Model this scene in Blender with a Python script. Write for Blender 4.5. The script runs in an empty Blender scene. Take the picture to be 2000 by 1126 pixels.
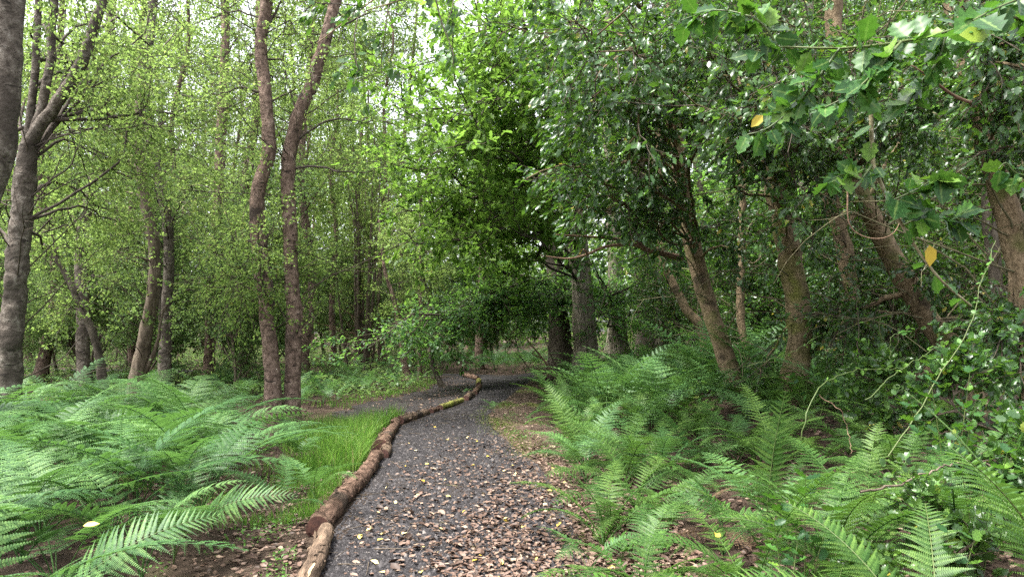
import bpy, math, random
import numpy as np
from mathutils import Vector, Matrix, Euler

# ------------------------------------------------------------------ camera, sky, sun, exposure
S = bpy.context.scene
COL = S.collection
PI = math.pi
CAM_H, FPX, HOR = 1.55, 1350.0, 640.0
PITCH = math.atan((HOR - 563.0) / FPX)
cam_data = bpy.data.cameras.new('camera')
cam_data.sensor_width = 36.0
cam_data.lens = 36.0 * FPX / 2000.0
cam_data.clip_start, cam_data.clip_end = 0.05, 600.0
cam = bpy.data.objects.new('camera', cam_data)
cam.location = (0, 0, CAM_H)
cam.rotation_euler = (PI / 2 + PITCH, 0, 0)
COL.objects.link(cam)
S.camera = cam

SUN_EL, SUN_AZ = math.radians(66), math.radians(252)      # azimuth: from +Y towards +X
world = bpy.data.worlds.new('World')
S.world = world
world.use_nodes = True
wn = world.node_tree
wn.nodes.clear()
sky = wn.nodes.new('ShaderNodeTexSky')
sky.sky_type = 'NISHITA'
sky.sun_disc = False
sky.sun_elevation, sky.sun_rotation = SUN_EL, SUN_AZ
sky.air_density, sky.dust_density, sky.ozone_density = 1.0, 4.0, 1.0
hsv = wn.nodes.new('ShaderNodeHueSaturation')
hsv.inputs['Saturation'].default_value = 0.25             # a white overcast sky
bg = wn.nodes.new('ShaderNodeBackground')
bg.inputs['Strength'].default_value = 0.09
wo = wn.nodes.new('ShaderNodeOutputWorld')
wn.links.new(sky.outputs[0], hsv.inputs['Color'])
wn.links.new(hsv.outputs[0], bg.inputs['Color'])
wn.links.new(bg.outputs[0], wo.inputs['Surface'])

sun_data = bpy.data.lights.new('sun', 'SUN')
sun_data.energy = 1.5
sun_data.angle = math.radians(14)
sun_data.color = (1.0, 0.97, 0.91)
sun = bpy.data.objects.new('sun', sun_data)
sd = Vector((math.sin(SUN_AZ) * math.cos(SUN_EL), math.cos(SUN_AZ) * math.cos(SUN_EL), math.sin(SUN_EL)))
sun.rotation_euler = sd.to_track_quat('Z', 'Y').to_euler()
sun.location = (0, 0, 40)
COL.objects.link(sun)

S.view_settings.view_transform = 'Standard'
S.view_settings.look = 'None'
S.view_settings.exposure = 3.2
S.view_settings.gamma = 1.0
S.view_settings.use_curve_mapping = False
S.cycles.use_denoising = False
S.cycles.max_bounces = 12
S.cycles.diffuse_bounces = 7
S.cycles.glossy_bounces = 3
S.cycles.transmission_bounces = 7
S.cycles.caustics_reflective = False
S.cycles.sample_clamp_indirect = 6.0

# ------------------------------------------------------------------ helpers: arrays to meshes
def norm(v):
    return v / np.maximum(np.linalg.norm(v, axis=-1, keepdims=True), 1e-9)

def at(px, py, Y):
    """the world point seen at photo pixel (px, py) at distance Y along the ground"""
    a, b = (px - 1000.0) / FPX, (563.0 - py) / FPX
    d = np.array([a, math.cos(PITCH) - b * math.sin(PITCH), math.sin(PITCH) + b * math.cos(PITCH)])
    return np.array([0, 0, CAM_H]) + d * (Y / d[1])

def gp(px, py):
    """ground point (level ground) under photo pixel"""
    Y = CAM_H * FPX / (py - HOR)
    p = at(px, py, Y)
    return p[0], p[1]

def mesh(name, V, F, mat=None, smooth=False):
    """V (n,3); F int array (m,3) or (m,4) or a list of such arrays"""
    V = np.ascontiguousarray(V, np.float32).reshape(-1, 3)
    Fs = F if isinstance(F, list) else [F]
    Fs = [np.asarray(f, np.int32) for f in Fs if len(f)]
    me = bpy.data.meshes.new(name)
    me.vertices.add(len(V)); me.vertices.foreach_set('co', V.ravel())
    loops = np.concatenate([f.ravel() for f in Fs])
    tot = np.concatenate([np.full(len(f), f.shape[1], np.int32) for f in Fs])
    st = np.zeros(len(tot), np.int32); st[1:] = np.cumsum(tot)[:-1]
    me.loops.add(len(loops)); me.loops.foreach_set('vertex_index', loops)
    me.polygons.add(len(tot)); me.polygons.foreach_set('loop_start', st)
    if smooth:
        me.polygons.foreach_set('use_smooth', np.ones(len(tot), bool))
    me.update(calc_edges=True)
    if mat: me.materials.append(mat)
    return me

def join(parts):
    Vs, F3, F4, o = [], [], [], 0
    for V, F in parts:
        V = np.asarray(V).reshape(-1, 3)
        for f in (F if isinstance(F, list) else [F]):
            if len(f): (F3 if f.shape[1] == 3 else F4).append(np.asarray(f) + o)
        Vs.append(V); o += len(V)
    out = []
    if F3: out.append(np.concatenate(F3))
    if F4: out.append(np.concatenate(F4))
    return np.concatenate(Vs), out

def resample(pts, n):
    """Catmull-Rom through pts, n points evenly spaced in parameter"""
    p = np.asarray(pts, float)
    if len(p) == 2:
        t = np.linspace(0, 1, n)[:, None]; return p[0] * (1 - t) + p[1] * t
    q = np.vstack([2 * p[0] - p[1], p, 2 * p[-1] - p[-2]])
    seg = np.linalg.norm(np.diff(p, axis=0), axis=1); cs = np.concatenate([[0], np.cumsum(seg)])
    s = np.linspace(0, cs[-1], n)
    i = np.clip(np.searchsorted(cs, s, side='right') - 1, 0, len(p) - 2)
    t = ((s - cs[i]) / np.maximum(seg[i], 1e-9))[:, None]
    a, b, c, d = q[i], q[i + 1], q[i + 2], q[i + 3]
    return 0.5 * (2 * b + (c - a) * t + (2 * a - 5 * b + 4 * c - d) * t ** 2 + (3 * b - a - 3 * c + d) * t ** 3)

def tubes(P, R, s=5, lump=0.0, rng=None, flare=0.0, cap=False):
    """P (M,k,3), R (M,k) -> vertices, faces of M tubes"""
    P = np.asarray(P, float); R = np.asarray(R, float)
    if P.ndim == 2: P, R = P[None], R[None]
    M, k, _ = P.shape
    T = np.empty_like(P)
    T[:, 1:-1] = P[:, 2:] - P[:, :-2]; T[:, 0] = P[:, 1] - P[:, 0]; T[:, -1] = P[:, -1] - P[:, -2]
    T = norm(T)
    m = norm(P[:, -1] - P[:, 0])
    ref = np.eye(3)[np.argmin(np.abs(m), axis=1)][:, None, :]
    U = norm(ref - (ref * T).sum(-1, keepdims=True) * T)
    W = np.cross(T, U)
    a = np.arange(s) * 2 * PI / s
    rad = np.repeat(R[:, :, None], s, 2)
    if lump > 0:
        n = rng.normal(0, 1, (M, k, s))
        for _ in range(2):
            n = (n + np.roll(n, 1, 2) + np.roll(n, -1, 2)) / 2
            n[:, 1:-1] = (n[:, 1:-1] * 2 + n[:, 2:] + n[:, :-2]) / 3
        rad = rad * (1 + lump * n)
    if flare > 0:
        h = np.linalg.norm(P - P[:, :1], axis=-1)
        ph = (rng.uniform(0, 6.28) if rng is not None else 0)
        lob = 1 + 0.35 * np.sin(3 * a + ph)[None, None, :] + 0.2 * np.sin(5 * a + 2 * ph)[None, None, :]
        rad = rad * (1 + flare * np.exp(-h / (R[:, :1] * 1.6 + 1e-6))[:, :, None] * lob)
    V = P[:, :, None, :] + rad[..., None] * (np.cos(a)[None, None, :, None] * U[:, :, None, :] + np.sin(a)[None, None, :, None] * W[:, :, None, :])
    idx = np.arange(M * k * s).reshape(M, k, s)
    A = idx[:, :-1, :]; B = np.roll(A, -1, 2); D = idx[:, 1:, :]; C = np.roll(D, -1, 2)
    F = np.stack([A, B, C, D], -1).reshape(-1, 4)
    out = [F]
    if cap:
        for M_ in range(M):
            for row, flip in ((idx[M_, 0], True), (idx[M_, -1], False)):
                t = np.stack([np.full(s - 2, row[0]), row[1:-1], row[2:]], -1)
                out.append(t[:, ::-1] if flip else t)
        out = [np.concatenate(out[1:]), F]
    return V.reshape(-1, 3), out

def taper(M, k, r0, r1, p=1.0):
    t = np.linspace(0, 1, k) ** p
    r0 = np.broadcast_to(np.asarray(r0, float), (M,)); r1 = np.broadcast_to(np.asarray(r1, float), (M,))
    return r0[:, None] * (1 - t) + r1[:, None] * t

def spawn(rng, P, per, tr=(0.2, 1.0), ang=(35, 60), L=(0.5, 1.0), k=5, bend=0.0, wob=0.15, flat=1.0, shrink=0.0):
    """children growing out of the polylines P (M,n,3)"""
    M, n, _ = P.shape
    idx = np.repeat(np.arange(M), per)
    t = rng.uniform(tr[0], tr[1], len(idx))
    f = t * (n - 1); i = np.minimum(f.astype(int), n - 2); w = (f - i)[:, None]
    pos = P[idx, i] * (1 - w) + P[idx, i + 1] * w
    tan = norm(P[idx, i + 1] - P[idx, i])
    r = rng.normal(0, 1, pos.shape)
    r = r - (r * tan).sum(-1, keepdims=True) * tan
    r[:, 2] *= flat
    r = norm(r)
    a = np.radians(rng.uniform(ang[0], ang[1], len(idx)))[:, None]
    d = norm(tan * np.cos(a) + r * np.sin(a))
    ln = rng.uniform(L[0], L[1], len(idx)) * (1 - shrink * t)
    out = [pos]
    for j in range(k - 1):
        d = d + rng.normal(0, wob, d.shape); d[:, 2] += bend / (k - 1); d = norm(d)
        pos = pos + d * (ln / (k - 1))[:, None]
        out.append(pos)
    return np.stack(out, 1), t

# leaf outlines: (u along the midrib, v across, w up), triangles
def _fan(pts):
    return np.array([[0, i, i + 1] for i in range(1, len(pts) - 1)])
LEAF = {}
LEAF['rhomb'] = (np.array([[0, 0, 0], [.42, -.36, .07], [1, 0, -.04], [.42, .36, .07]]), np.array([[0, 1, 2], [0, 2, 3]]))
_o = np.array([[0, 0, 0], [.28, -.3, .06], [.65, -.28, .04], [1, 0, -.08], [.65, .28, .04], [.28, .3, .06]])
LEAF['oval'] = (_o, np.array([[0, 1, 2], [0, 2, 3], [0, 3, 4], [0, 4, 5]]))
_k = np.array([[0, 0, 0], [.2, -.17, .03], [.35, -.12, 0], [.5, -.3, .05], [.62, -.17, 0], [.82, -.24, .02], [1, 0, -.06],
               [.82, .24, .02], [.62, .17, 0], [.5, .3, .05], [.35, .12, 0], [.2, .17, .03]])
LEAF['oak'] = (_k, np.array([[0, 1, 2], [0, 2, 10], [0, 10, 11], [2, 3, 4], [2, 4, 8], [2, 8, 10], [10, 8, 9], [4, 5, 6], [4, 6, 8], [8, 6, 7]]))
def _holly(n=3):
    v = [[0, 0, 0]]; L_, R_ = [], []
    us = np.linspace(.06, .94, 2 * n + 1)
    for i, u in enumerate(us):
        w = .31 * math.sin(PI * min(1, u * .93 + .06)) ** .75
        if i % 2: w2, z = w + .055, .06
        else: w2, z = w * .80, -.01
        L_.append([u + (.03 if i % 2 else 0), -w2, z]); R_.append([u + (.03 if i % 2 else 0), w2, z])
    mid = [[u, 0, -.05 * math.sin(PI * u)] for u in us]
    V = v + L_ + R_ + mid + [[1.08, 0, .03]]
    m = len(us); l, r, c, tip = 1, 1 + m, 1 + 2 * m, 1 + 3 * m
    F = [[0, l, c], [0, c, r]]
    for i in range(m - 1):
        F += [[l + i, l + i + 1, c + i], [c + i, l + i + 1, c + i + 1], [r + i, c + i, r + i + 1], [c + i, c + i + 1, r + i + 1]]
    F += [[l + m - 1, tip, c + m - 1], [r + m - 1, c + m - 1, tip]]
    return np.array(V, float), np.array(F)
LEAF['holly_fine'] = _holly(3)
_h = np.array([[0, 0, 0], [.22, -.23, .08], [.36, -.17, -.02], [.55, -.28, .10], [.7, -.15, 0], [1.02, 0, .05], [.7, .15, 0], [.55, .28, .10], [.36, .17, -.02], [.22, .23, .08]])
LEAF['holly'] = (_h, np.array([[0, 1, 2], [0, 2, 8], [0, 8, 9], [2, 3, 4], [2, 4, 6], [2, 6, 8], [8, 6, 7], [4, 5, 6]]))
# a dead, curled leaf
_d = np.array([[0, 0, .0], [.2, -.2, .1], [.5, -.26, .14], [.8, -.16, .12], [1, 0, .16], [.8, .18, .06], [.5, .27, .1], [.2, .18, .08], [.5, 0, .0]])
LEAF['dead'] = (_d, np.array([[8, i, (i + 1) % 8] for i in range(8)]))

def leaves_at(rng, pos, ax, nor, size, shape):
    tv, tf = LEAF[shape]
    ax = norm(ax); nor = norm(nor - (nor * ax).sum(-1, keepdims=True) * ax); side = np.cross(nor, ax)
    sz = np.asarray(size)[:, None, None]
    asp = rng.uniform(.8, 1.2, len(pos))[:, None, None]
    crl = rng.uniform(.3, 1.8, len(pos))[:, None, None]
    V = pos[:, None, :] + sz * (tv[None, :, 0:1] * ax[:, None, :] + asp * tv[None, :, 1:2] * side[:, None, :] + crl * tv[None, :, 2:3] * nor[:, None, :])
    F = (np.arange(len(pos)) * len(tv))[:, None, None] + tf[None]
    return V.reshape(-1, 3), F.reshape(-1, 3)

def leaves(rng, P, per, size, shape='rhomb', tr=(.1, 1), droop=.3, up=1.0, spread=1.0, jit=.03, bias=(0, 0, 0)):
    M, n, _ = P.shape
    idx = np.repeat(np.arange(M), per)
    t = rng.uniform(tr[0], tr[1], len(idx)); f = t * (n - 1); i = np.minimum(f.astype(int), n - 2); w = (f - i)[:, None]
    pos = P[idx, i] * (1 - w) + P[idx, i + 1] * w + rng.normal(0, jit, (len(idx), 3))
    tan = norm(P[idx, i + 1] - P[idx, i])
    ax = tan + spread * norm(rng.normal(0, 1, pos.shape)); ax[:, 2] -= droop; ax = ax + np.asarray(bias)
    nor = rng.normal(0, .6, pos.shape); nor[:, 2] += up
    return leaves_at(rng, pos, ax, nor, rng.uniform(size[0], size[1], len(idx)), shape)

# ------------------------------------------------------------------ objects
def tag(o, label=None, cat=None, group=None, kind=None):
    if label: o['label'] = label
    if cat: o['category'] = cat
    if group: o['group'] = group
    if kind: o['kind'] = kind
    return o
def thing(name, label, cat, loc=(0, 0, 0), group=None, rot=(0, 0, 0), scale=1.0):
    o = bpy.data.objects.new(name, None); COL.objects.link(o)
    o.location = loc; o.rotation_euler = rot
    o.scale = (scale,) * 3
    o.empty_display_size = .2
    return tag(o, label, cat, group)
def part(name, me, parent=None, kind=None, loc=None, label=None):
    o = bpy.data.objects.new(name, me); COL.objects.link(o)
    if parent: o.parent = parent
    if kind: o['kind'] = kind
    if label: o['label'] = label
    if loc is not None: o.location = loc
    return o
def copy_tree(o, parent=None):
    c = o.copy(); COL.objects.link(c)
    if parent: c.parent = parent
    for ch in list(o.children): copy_tree(ch, c)
    return c
ORD = ['first', 'second', 'third', 'fourth', 'fifth', 'sixth', 'seventh', 'eighth', 'ninth', 'tenth', 'eleventh', 'twelfth',
       'thirteenth', 'fourteenth', 'fifteenth', 'sixteenth', 'seventeenth', 'eighteenth', 'nineteenth', 'twentieth',
       'twenty-first', 'twenty-second', 'twenty-third', 'twenty-fourth', 'twenty-fifth', 'twenty-sixth', 'twenty-seventh', 'twenty-eighth',
       'twenty-ninth', 'thirtieth']

# ------------------------------------------------------------------ materials
def new_mat(name):
    m = bpy.data.materials.new(name); m.use_nodes = True
    nt = m.node_tree; nt.nodes.clear()
    out = nt.nodes.new('ShaderNodeOutputMaterial')
    return m, nt, out
def N(nt, typ, **kw):
    n = nt.nodes.new(typ)
    for k, v in kw.items(): setattr(n, k, v)
    return n
def ramp(nt, fac, stops, interp='LINEAR'):
    r = N(nt, 'ShaderNodeValToRGB'); r.color_ramp.interpolation = interp
    e = r.color_ramp.elements
    while len(e) < len(stops): e.new(.5)
    for el, (p, c) in zip(e, stops): el.position = p; el.color = (*c, 1)
    nt.links.new(fac, r.inputs[0]); return r.outputs[0]
def mixc(nt, fac, a, b, blend='MIX'):
    x = N(nt, 'ShaderNodeMix', data_type='RGBA', blend_type=blend)
    for s_, v in ((x.inputs[0], fac), (x.inputs[6], a), (x.inputs[7], b)):
        if hasattr(v, 'is_linked'): nt.links.new(v, s_)
        elif isinstance(v, (int, float)): s_.default_value = v
        else: s_.default_value = (*v, 1)
    return x.outputs[2]

def leaf_mat(name, stops, trans=(.16, .26, .04), tfac=.4, rough=.45, spec=.4, objvar=.25, per_object=False, rib=False):
    m, nt, out = new_mat(name)
    geo = N(nt, 'ShaderNodeNewGeometry'); oi = N(nt, 'ShaderNodeObjectInfo')
    col = ramp(nt, oi.outputs['Random'] if per_object else geo.outputs['Random Per Island'], stops)
    if objvar:
        h = N(nt, 'ShaderNodeHueSaturation')
        mr = N(nt, 'ShaderNodeMapRange'); mr.inputs[3].default_value = 1 - objvar; mr.inputs[4].default_value = 1 + objvar
        nt.links.new(oi.outputs['Random'], mr.inputs[0]); nt.links.new(mr.outputs[0], h.inputs['Value'])
        mh = N(nt, 'ShaderNodeMapRange'); mh.inputs[3].default_value = .515; mh.inputs[4].default_value = .485
        nt.links.new(oi.outputs['Random'], mh.inputs[0]); nt.links.new(mh.outputs[0], h.inputs['Hue'])
        nt.links.new(col, h.inputs['Color']); col = h.outputs[0]
    if rib:
        at_ = N(nt, 'ShaderNodeAttribute', attribute_name='midrib')
        f = ramp(nt, at_.outputs['Fac'], [(.84, (0, 0, 0)), (.95, (.75, .75, .75))])
        col = mixc(nt, f, col, (.13, .2, .06))
        tn = N(nt, 'ShaderNodeTexCoord'); nn_ = N(nt, 'ShaderNodeTexNoise'); nn_.inputs['Scale'].default_value = 7; nn_.inputs['Detail'].default_value = 4
        nt.links.new(tn.outputs['Object'], nn_.inputs[0])
        col = mixc(nt, .7, col, ramp(nt, nn_.outputs[0], [(.35, (.5, .55, .5)), (.65, (1.3, 1.25, 1.1))]), 'MULTIPLY')
    p = N(nt, 'ShaderNodeBsdfPrincipled')
    p.inputs['Roughness'].default_value = rough
    p.inputs['Specular IOR Level'].default_value = spec
    nt.links.new(col, p.inputs['Base Color'])
    tr = N(nt, 'ShaderNodeBsdfTranslucent')
    tcol = mixc(nt, .35, trans, col)
    nt.links.new(tcol, tr.inputs['Color'])
    mx = N(nt, 'ShaderNodeMixShader'); mx.inputs[0].default_value = tfac
    nt.links.new(p.outputs[0], mx.inputs[1]); nt.links.new(tr.outputs[0], mx.inputs[2])
    nt.links.new(mx.outputs[0], out.inputs['Surface'])
    return m

def bark_mat(name, stops, scale=(14, 14, 4), detail=6, bump=.6, patch=None, moss=None, rough=.9, bands=None):
    m, nt, out = new_mat(name)
    tc = N(nt, 'ShaderNodeTexCoord'); mp = N(nt, 'ShaderNodeMapping'); mp.inputs['Scale'].default_value = scale
    nt.links.new(tc.outputs['Object'], mp.inputs[0])
    n1 = N(nt, 'ShaderNodeTexNoise'); n1.inputs['Scale'].default_value = 1.0; n1.inputs['Detail'].default_value = detail
    n1.inputs['Roughness'].default_value = .65
    nt.links.new(mp.outputs[0], n1.inputs[0])
    col = ramp(nt, n1.outputs[0], stops)
    n2 = N(nt, 'ShaderNodeTexNoise'); n2.inputs['Scale'].default_value = 2.2; n2.inputs['Detail'].default_value = 4
    nt.links.new(tc.outputs['Object'], n2.inputs[0])
    if patch:
        f = ramp(nt, n2.outputs[0], [(patch[1], (0, 0, 0)), (patch[1] + .06, (1, 1, 1))])
        col = mixc(nt, f, col, patch[0])
    if bands:
        mb = N(nt, 'ShaderNodeMapping'); mb.inputs['Scale'].default_value = (5, 5, bands[1])
        nt.links.new(tc.outputs['Object'], mb.inputs[0])
        nb = N(nt, 'ShaderNodeTexNoise'); nb.inputs['Scale'].default_value = 1.0; nb.inputs['Detail'].default_value = 5; nb.inputs['Distortion'].default_value = 1.6
        nt.links.new(mb.outputs[0], nb.inputs[0])
        f = ramp(nt, nb.outputs[0], [(bands[2], (0, 0, 0)), (bands[2] + .05, (1, 1, 1))])
        col = mixc(nt, f, col, bands[0])
    if moss:
        n3 = N(nt, 'ShaderNodeTexNoise'); n3.inputs['Scale'].default_value = 3.1; n3.inputs['Detail'].default_value = 5
        nt.links.new(tc.outputs['Object'], n3.inputs[0])
        f = ramp(nt, n3.outputs[0], [(moss[1], (0, 0, 0)), (moss[1] + .18, (1, 1, 1))])
        col = mixc(nt, f, col, moss[0])
    p = N(nt, 'ShaderNodeBsdfPrincipled'); p.inputs['Roughness'].default_value = rough; p.inputs['Specular IOR Level'].default_value = .15
    nt.links.new(col, p.inputs['Base Color'])
    b = N(nt, 'ShaderNodeBump'); b.inputs['Strength'].default_value = bump; b.inputs['Distance'].default_value = .03
    nt.links.new(n1.outputs[0], b.inputs['Height']); nt.links.new(b.outputs[0], p.inputs['Normal'])
    nt.links.new(p.outputs[0], out.inputs['Surface'])
    return m

def ground_mat(name, stops, scale=3, fine=40, bump=.5, dist=.03, second=None, rough=.95, spec=.1):
    m, nt, out = new_mat(name)
    tc = N(nt, 'ShaderNodeTexCoord')
    n1 = N(nt, 'ShaderNodeTexNoise'); n1.inputs['Scale'].default_value = scale; n1.inputs['Detail'].default_value = 9; n1.inputs['Roughness'].default_value = .7
    n2 = N(nt, 'ShaderNodeTexNoise'); n2.inputs['Scale'].default_value = fine; n2.inputs['Detail'].default_value = 5; n2.inputs['Roughness'].default_value = .75
    for n in (n1, n2): nt.links.new(tc.outputs['Object'], n.inputs[0])
    col = ramp(nt, n1.outputs[0], stops)
    g = ramp(nt, n2.outputs[0], [(.3, (.45, .45, .45)), (.7, (1.4, 1.4, 1.4))])
    col = mixc(nt, 1.0, col, g, 'MULTIPLY')
    if second:
        n3 = N(nt, 'ShaderNodeTexNoise'); n3.inputs['Scale'].default_value = .55; n3.inputs['Detail'].default_value = 6
        nt.links.new(tc.outputs['Object'], n3.inputs[0])
        f = ramp(nt, n3.outputs[0], [(second[1], (0, 0, 0)), (second[1] + .1, (1, 1, 1))])
        col = mixc(nt, f, col, second[0])
    p = N(nt, 'ShaderNodeBsdfPrincipled'); p.inputs['Roughness'].default_value = rough; p.inputs['Specular IOR Level'].default_value = spec
    nt.links.new(col, p.inputs['Base Color'])
    b = N(nt, 'ShaderNodeBump'); b.inputs['Strength'].default_value = bump; b.inputs['Distance'].default_value = dist
    nt.links.new(n2.outputs[0], b.inputs['Height']); nt.links.new(b.outputs[0], p.inputs['Normal'])
    nt.links.new(p.outputs[0], out.inputs['Surface'])
    return m

M = {}
M['birch_leaf'] = leaf_mat('birch_leaf', [(0, (.03, .06, .012)), (.5, (.088, .155, .03)), (.9, (.15, .22, .048)), (1, (.2, .19, .045))], (.31, .45, .11), .53, .55, .2)
M['shrub_leaf'] = leaf_mat('shrub_leaf', [(0, (.026, .055, .016)), (.6, (.075, .135, .038)), (1, (.13, .2, .06))], (.26, .4, .105), .45, .55, .22)
M['oak_leaf'] = leaf_mat('oak_leaf', [(0, (.022, .058, .008)), (.6, (.06, .138, .018)), (1, (.12, .205, .035))], (.24, .43, .06), .5, .5, .22, .15)
M['beech_leaf'] = leaf_mat('beech_leaf', [(0, (.022, .058, .016)), (.7, (.06, .13, .036)), (1, (.095, .17, .05))], (.22, .44, .07), .5, .45, .3, .15)
M['holly_leaf'] = leaf_mat('holly_leaf', [(0, (.024, .055, .016)), (.5, (.036, .08, .022)), (.85, (.06, .125, .028)), (.98, (.09, .17, .032)), (1, (.30, .24, .03))], (.13, .28, .02), .32, .33, .4, .1)
M['holly_leaf_big'] = leaf_mat('holly_leaf_big', [(0, (.014, .042, .015)), (.45, (.024, .07, .02)), (.8, (.05, .13, .025)), (1, (.11, .2, .03))], (.11, .28, .02), .28, .42, .2, 0, True, True)
M['yellow_leaf'] = leaf_mat('yellow_leaf', [(0, (.36, .23, .02)), (.5, (.44, .32, .04)), (1, (.42, .38, .08))], (.4, .3, .04), .25, .5, .3, 0, True)
M['bracken'] = leaf_mat('bracken', [(0, (.032, .084, .025)), (.5, (.054, .126, .035)), (1, (.086, .168, .046))], (.12, .255, .045), .32, .5, .22, .3)
M['bracken_pale'] = leaf_mat('bracken_pale', [(0, (.095, .17, .055)), (1, (.125, .205, .065))], (.2, .32, .05), .36, .5, .25, .15)
M['male_fern'] = leaf_mat('male_fern', [(0, (.027, .068, .013)), (.5, (.048, .106, .02)), (1, (.076, .145, .028))], (.11, .24, .03), .33, .5, .22, .32)
M['herb_leaf'] = leaf_mat('herb_leaf', [(0, (.06, .15, .025)), (1, (.10, .21, .04))], (.15, .32, .04), .4, .45, .3, .1)
M['grass'] = leaf_mat('grass', [(0, (.045, .11, .02)), (.6, (.11, .22, .035)), (.9, (.17, .26, .055)), (1, (.27, .23, .11))], (.19, .40, .045), .42, .5, .2, 0)
M['moss'] = leaf_mat('moss', [(0, (.06, .08, .018)), (.6, (.11, .15, .03)), (1, (.16, .18, .06))], (.18, .26, .04), .3, .7, .1, 0)
M['lime_leaf'] = leaf_mat('lime_leaf', [(0, (.16, .24, .03)), (1, (.2, .27, .04))], (.3, .42, .04), .35, .4, .3, 0)
M['stem_green'] = leaf_mat('stem_green', [(0, (.045, .07, .018)), (1, (.07, .095, .026))], (.1, .15, .03), .05, .55, .3, .15)
M['birch_bark'] = bark_mat('birch_bark', [(.3, (.026, .018, .014)), (.45, (.10, .068, .052)), (.6, (.195, .138, .108)), (.78, (.33, .26, .215))], (16, 16, 11), 10, 1.4, ((.04, .03, .024), .6), None, .9, ((.03, .022, .017), 17, .6))
M['old_birch_bark'] = bark_mat('old_birch_bark', [(.3, (.028, .023, .018)), (.48, (.085, .07, .056)), (.6, (.145, .125, .103)), (.78, (.29, .265, .232))], (14, 14, 12), 10, 1.4, ((.055, .045, .036), .52), None, .9, ((.03, .025, .02), 14, .6))
M['brown_bark'] = bark_mat('brown_bark', [(.3, (.035, .028, .02)), (.5, (.09, .07, .05)), (.75, (.16, .13, .10))], (18, 18, 5), 6, .8, None, ((.06, .08, .02), .6))
M['dark_bark'] = bark_mat('dark_bark', [(.3, (.022, .018, .013)), (.55, (.06, .05, .038)), (.8, (.11, .095, .073))], (16, 16, 4), 6, .8)
M['branch_bark'] = bark_mat('branch_bark', [(.3, (.03, .025, .02)), (.55, (.065, .052, .042)), (.8, (.11, .09, .075))], (16, 16, 8), 6, .6)
M['oak_bark'] = bark_mat('oak_bark', [(.3, (.05, .045, .034)), (.55, (.16, .14, .108)), (.8, (.26, .235, .185))], (14, 14, 3), 7, 1.0, None, ((.07, .085, .03), .58))
M['holly_bark'] = bark_mat('holly_bark', [(.3, (.065, .047, .028)), (.5, (.145, .106, .064)), (.72, (.23, .175, .112))], (34, 34, 16), 9, .8, ((.05, .038, .024), .6), ((.075, .08, .025), .54), .9)
M['moss_bark'] = bark_mat('moss_bark', [(.3, (.06, .045, .026)), (.5, (.135, .103, .06)), (.72, (.22, .175, .105))], (34, 34, 16), 9, .8, None, ((.085, .095, .02), .48), .9)
M['twig'] = bark_mat('twig', [(.3, (.03, .025, .018)), (.7, (.07, .055, .04))], (30, 30, 30), 2, .1)
M['holly_twig'] = bark_mat('holly_twig', [(.3, (.05, .05, .025)), (.5, (.09, .085, .045)), (.7, (.15, .12, .08))], (40, 40, 40), 3, .1)
M['pale_twig'] = bark_mat('pale_twig', [(.3, (.12, .10, .06)), (.5, (.2, .18, .1)), (.7, (.3, .27, .2))], (60, 60, 60), 3, .1)
M['red_twig'] = bark_mat('red_twig', [(.3, (.08, .048, .032)), (.7, (.19, .125, .082))], (40, 40, 40), 3, .2)
M['log_bark'] = bark_mat('log_bark', [(.28, (.02, .013, .009)), (.45, (.07, .042, .029)), (.6, (.135, .085, .06)), (.8, (.2, .15, .115))], (9, 22, 22), 8, 1.2, ((.05, .035, .026), .6))
M['log_pale'] = bark_mat('log_pale', [(.3, (.03, .021, .014)), (.47, (.085, .058, .04)), (.6, (.145, .10, .068)), (.8, (.23, .175, .12))], (5, 24, 24), 8, 1.2, ((.05, .038, .03), .57))
M['log_moss'] = bark_mat('log_moss', [(.3, (.08, .07, .03)), (.6, (.2, .18, .06)), (.8, (.28, .25, .1))], (20, 30, 30), 6, 1.0, None, ((.18, .19, .04), .45))
M['bare_wood'] = bark_mat('bare_wood', [(.3, (.24, .17, .10)), (.6, (.42, .32, .2)), (.8, (.48, .38, .25))], (3, 40, 40), 6, .5)

def endgrain():
    m, nt, out = new_mat('cut_wood')
    tc = N(nt, 'ShaderNodeTexCoord')
    w = N(nt, 'ShaderNodeTexWave', wave_type='RINGS', rings_direction='X'); w.inputs['Scale'].default_value = 9; w.inputs['Distortion'].default_value = 2.5
    w.inputs['Detail'].default_value = 3
    nt.links.new(tc.outputs['Object'], w.inputs[0])
    n = N(nt, 'ShaderNodeTexNoise'); n.inputs['Scale'].default_value = 30; n.inputs['Detail'].default_value = 5
    nt.links.new(tc.outputs['Object'], n.inputs[0])
    c = ramp(nt, w.outputs[0], [(0, (.05, .018, .011)), (1, (.085, .032, .02))])
    c = mixc(nt, .6, c, ramp(nt, n.outputs[0], [(.3, (.025, .01, .008)), (.7, (.12, .052, .034))]))
    p = N(nt, 'ShaderNodeBsdfPrincipled'); p.inputs['Roughness'].default_value = .85
    nt.links.new(c, p.inputs['Base Color']); nt.links.new(p.outputs[0], out.inputs[0])
    return m
M['cut_wood'] = endgrain()
M['soil'] = ground_mat('soil', [(.3, (.028, .019, .014)), (.55, (.06, .042, .031)), (.75, (.10, .072, .052))], 2.2, 45, .8, .04, ((.05, .06, .018), .62))
M['cinder'] = ground_mat('cinder', [(.3, (.013, .012, .0125)), (.5, (.026, .0235, .0245)), (.72, (.046, .041, .041))], 6, 90, 1.0, .02, ((.05, .038, .03), .56), .85, .12)
M['mud'] = ground_mat('mud', [(.3, (.012, .010, .010)), (.6, (.025, .02, .02)), (.8, (.036, .03, .03))], 4, 60, .8, .02, None, .7, .2)
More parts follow.
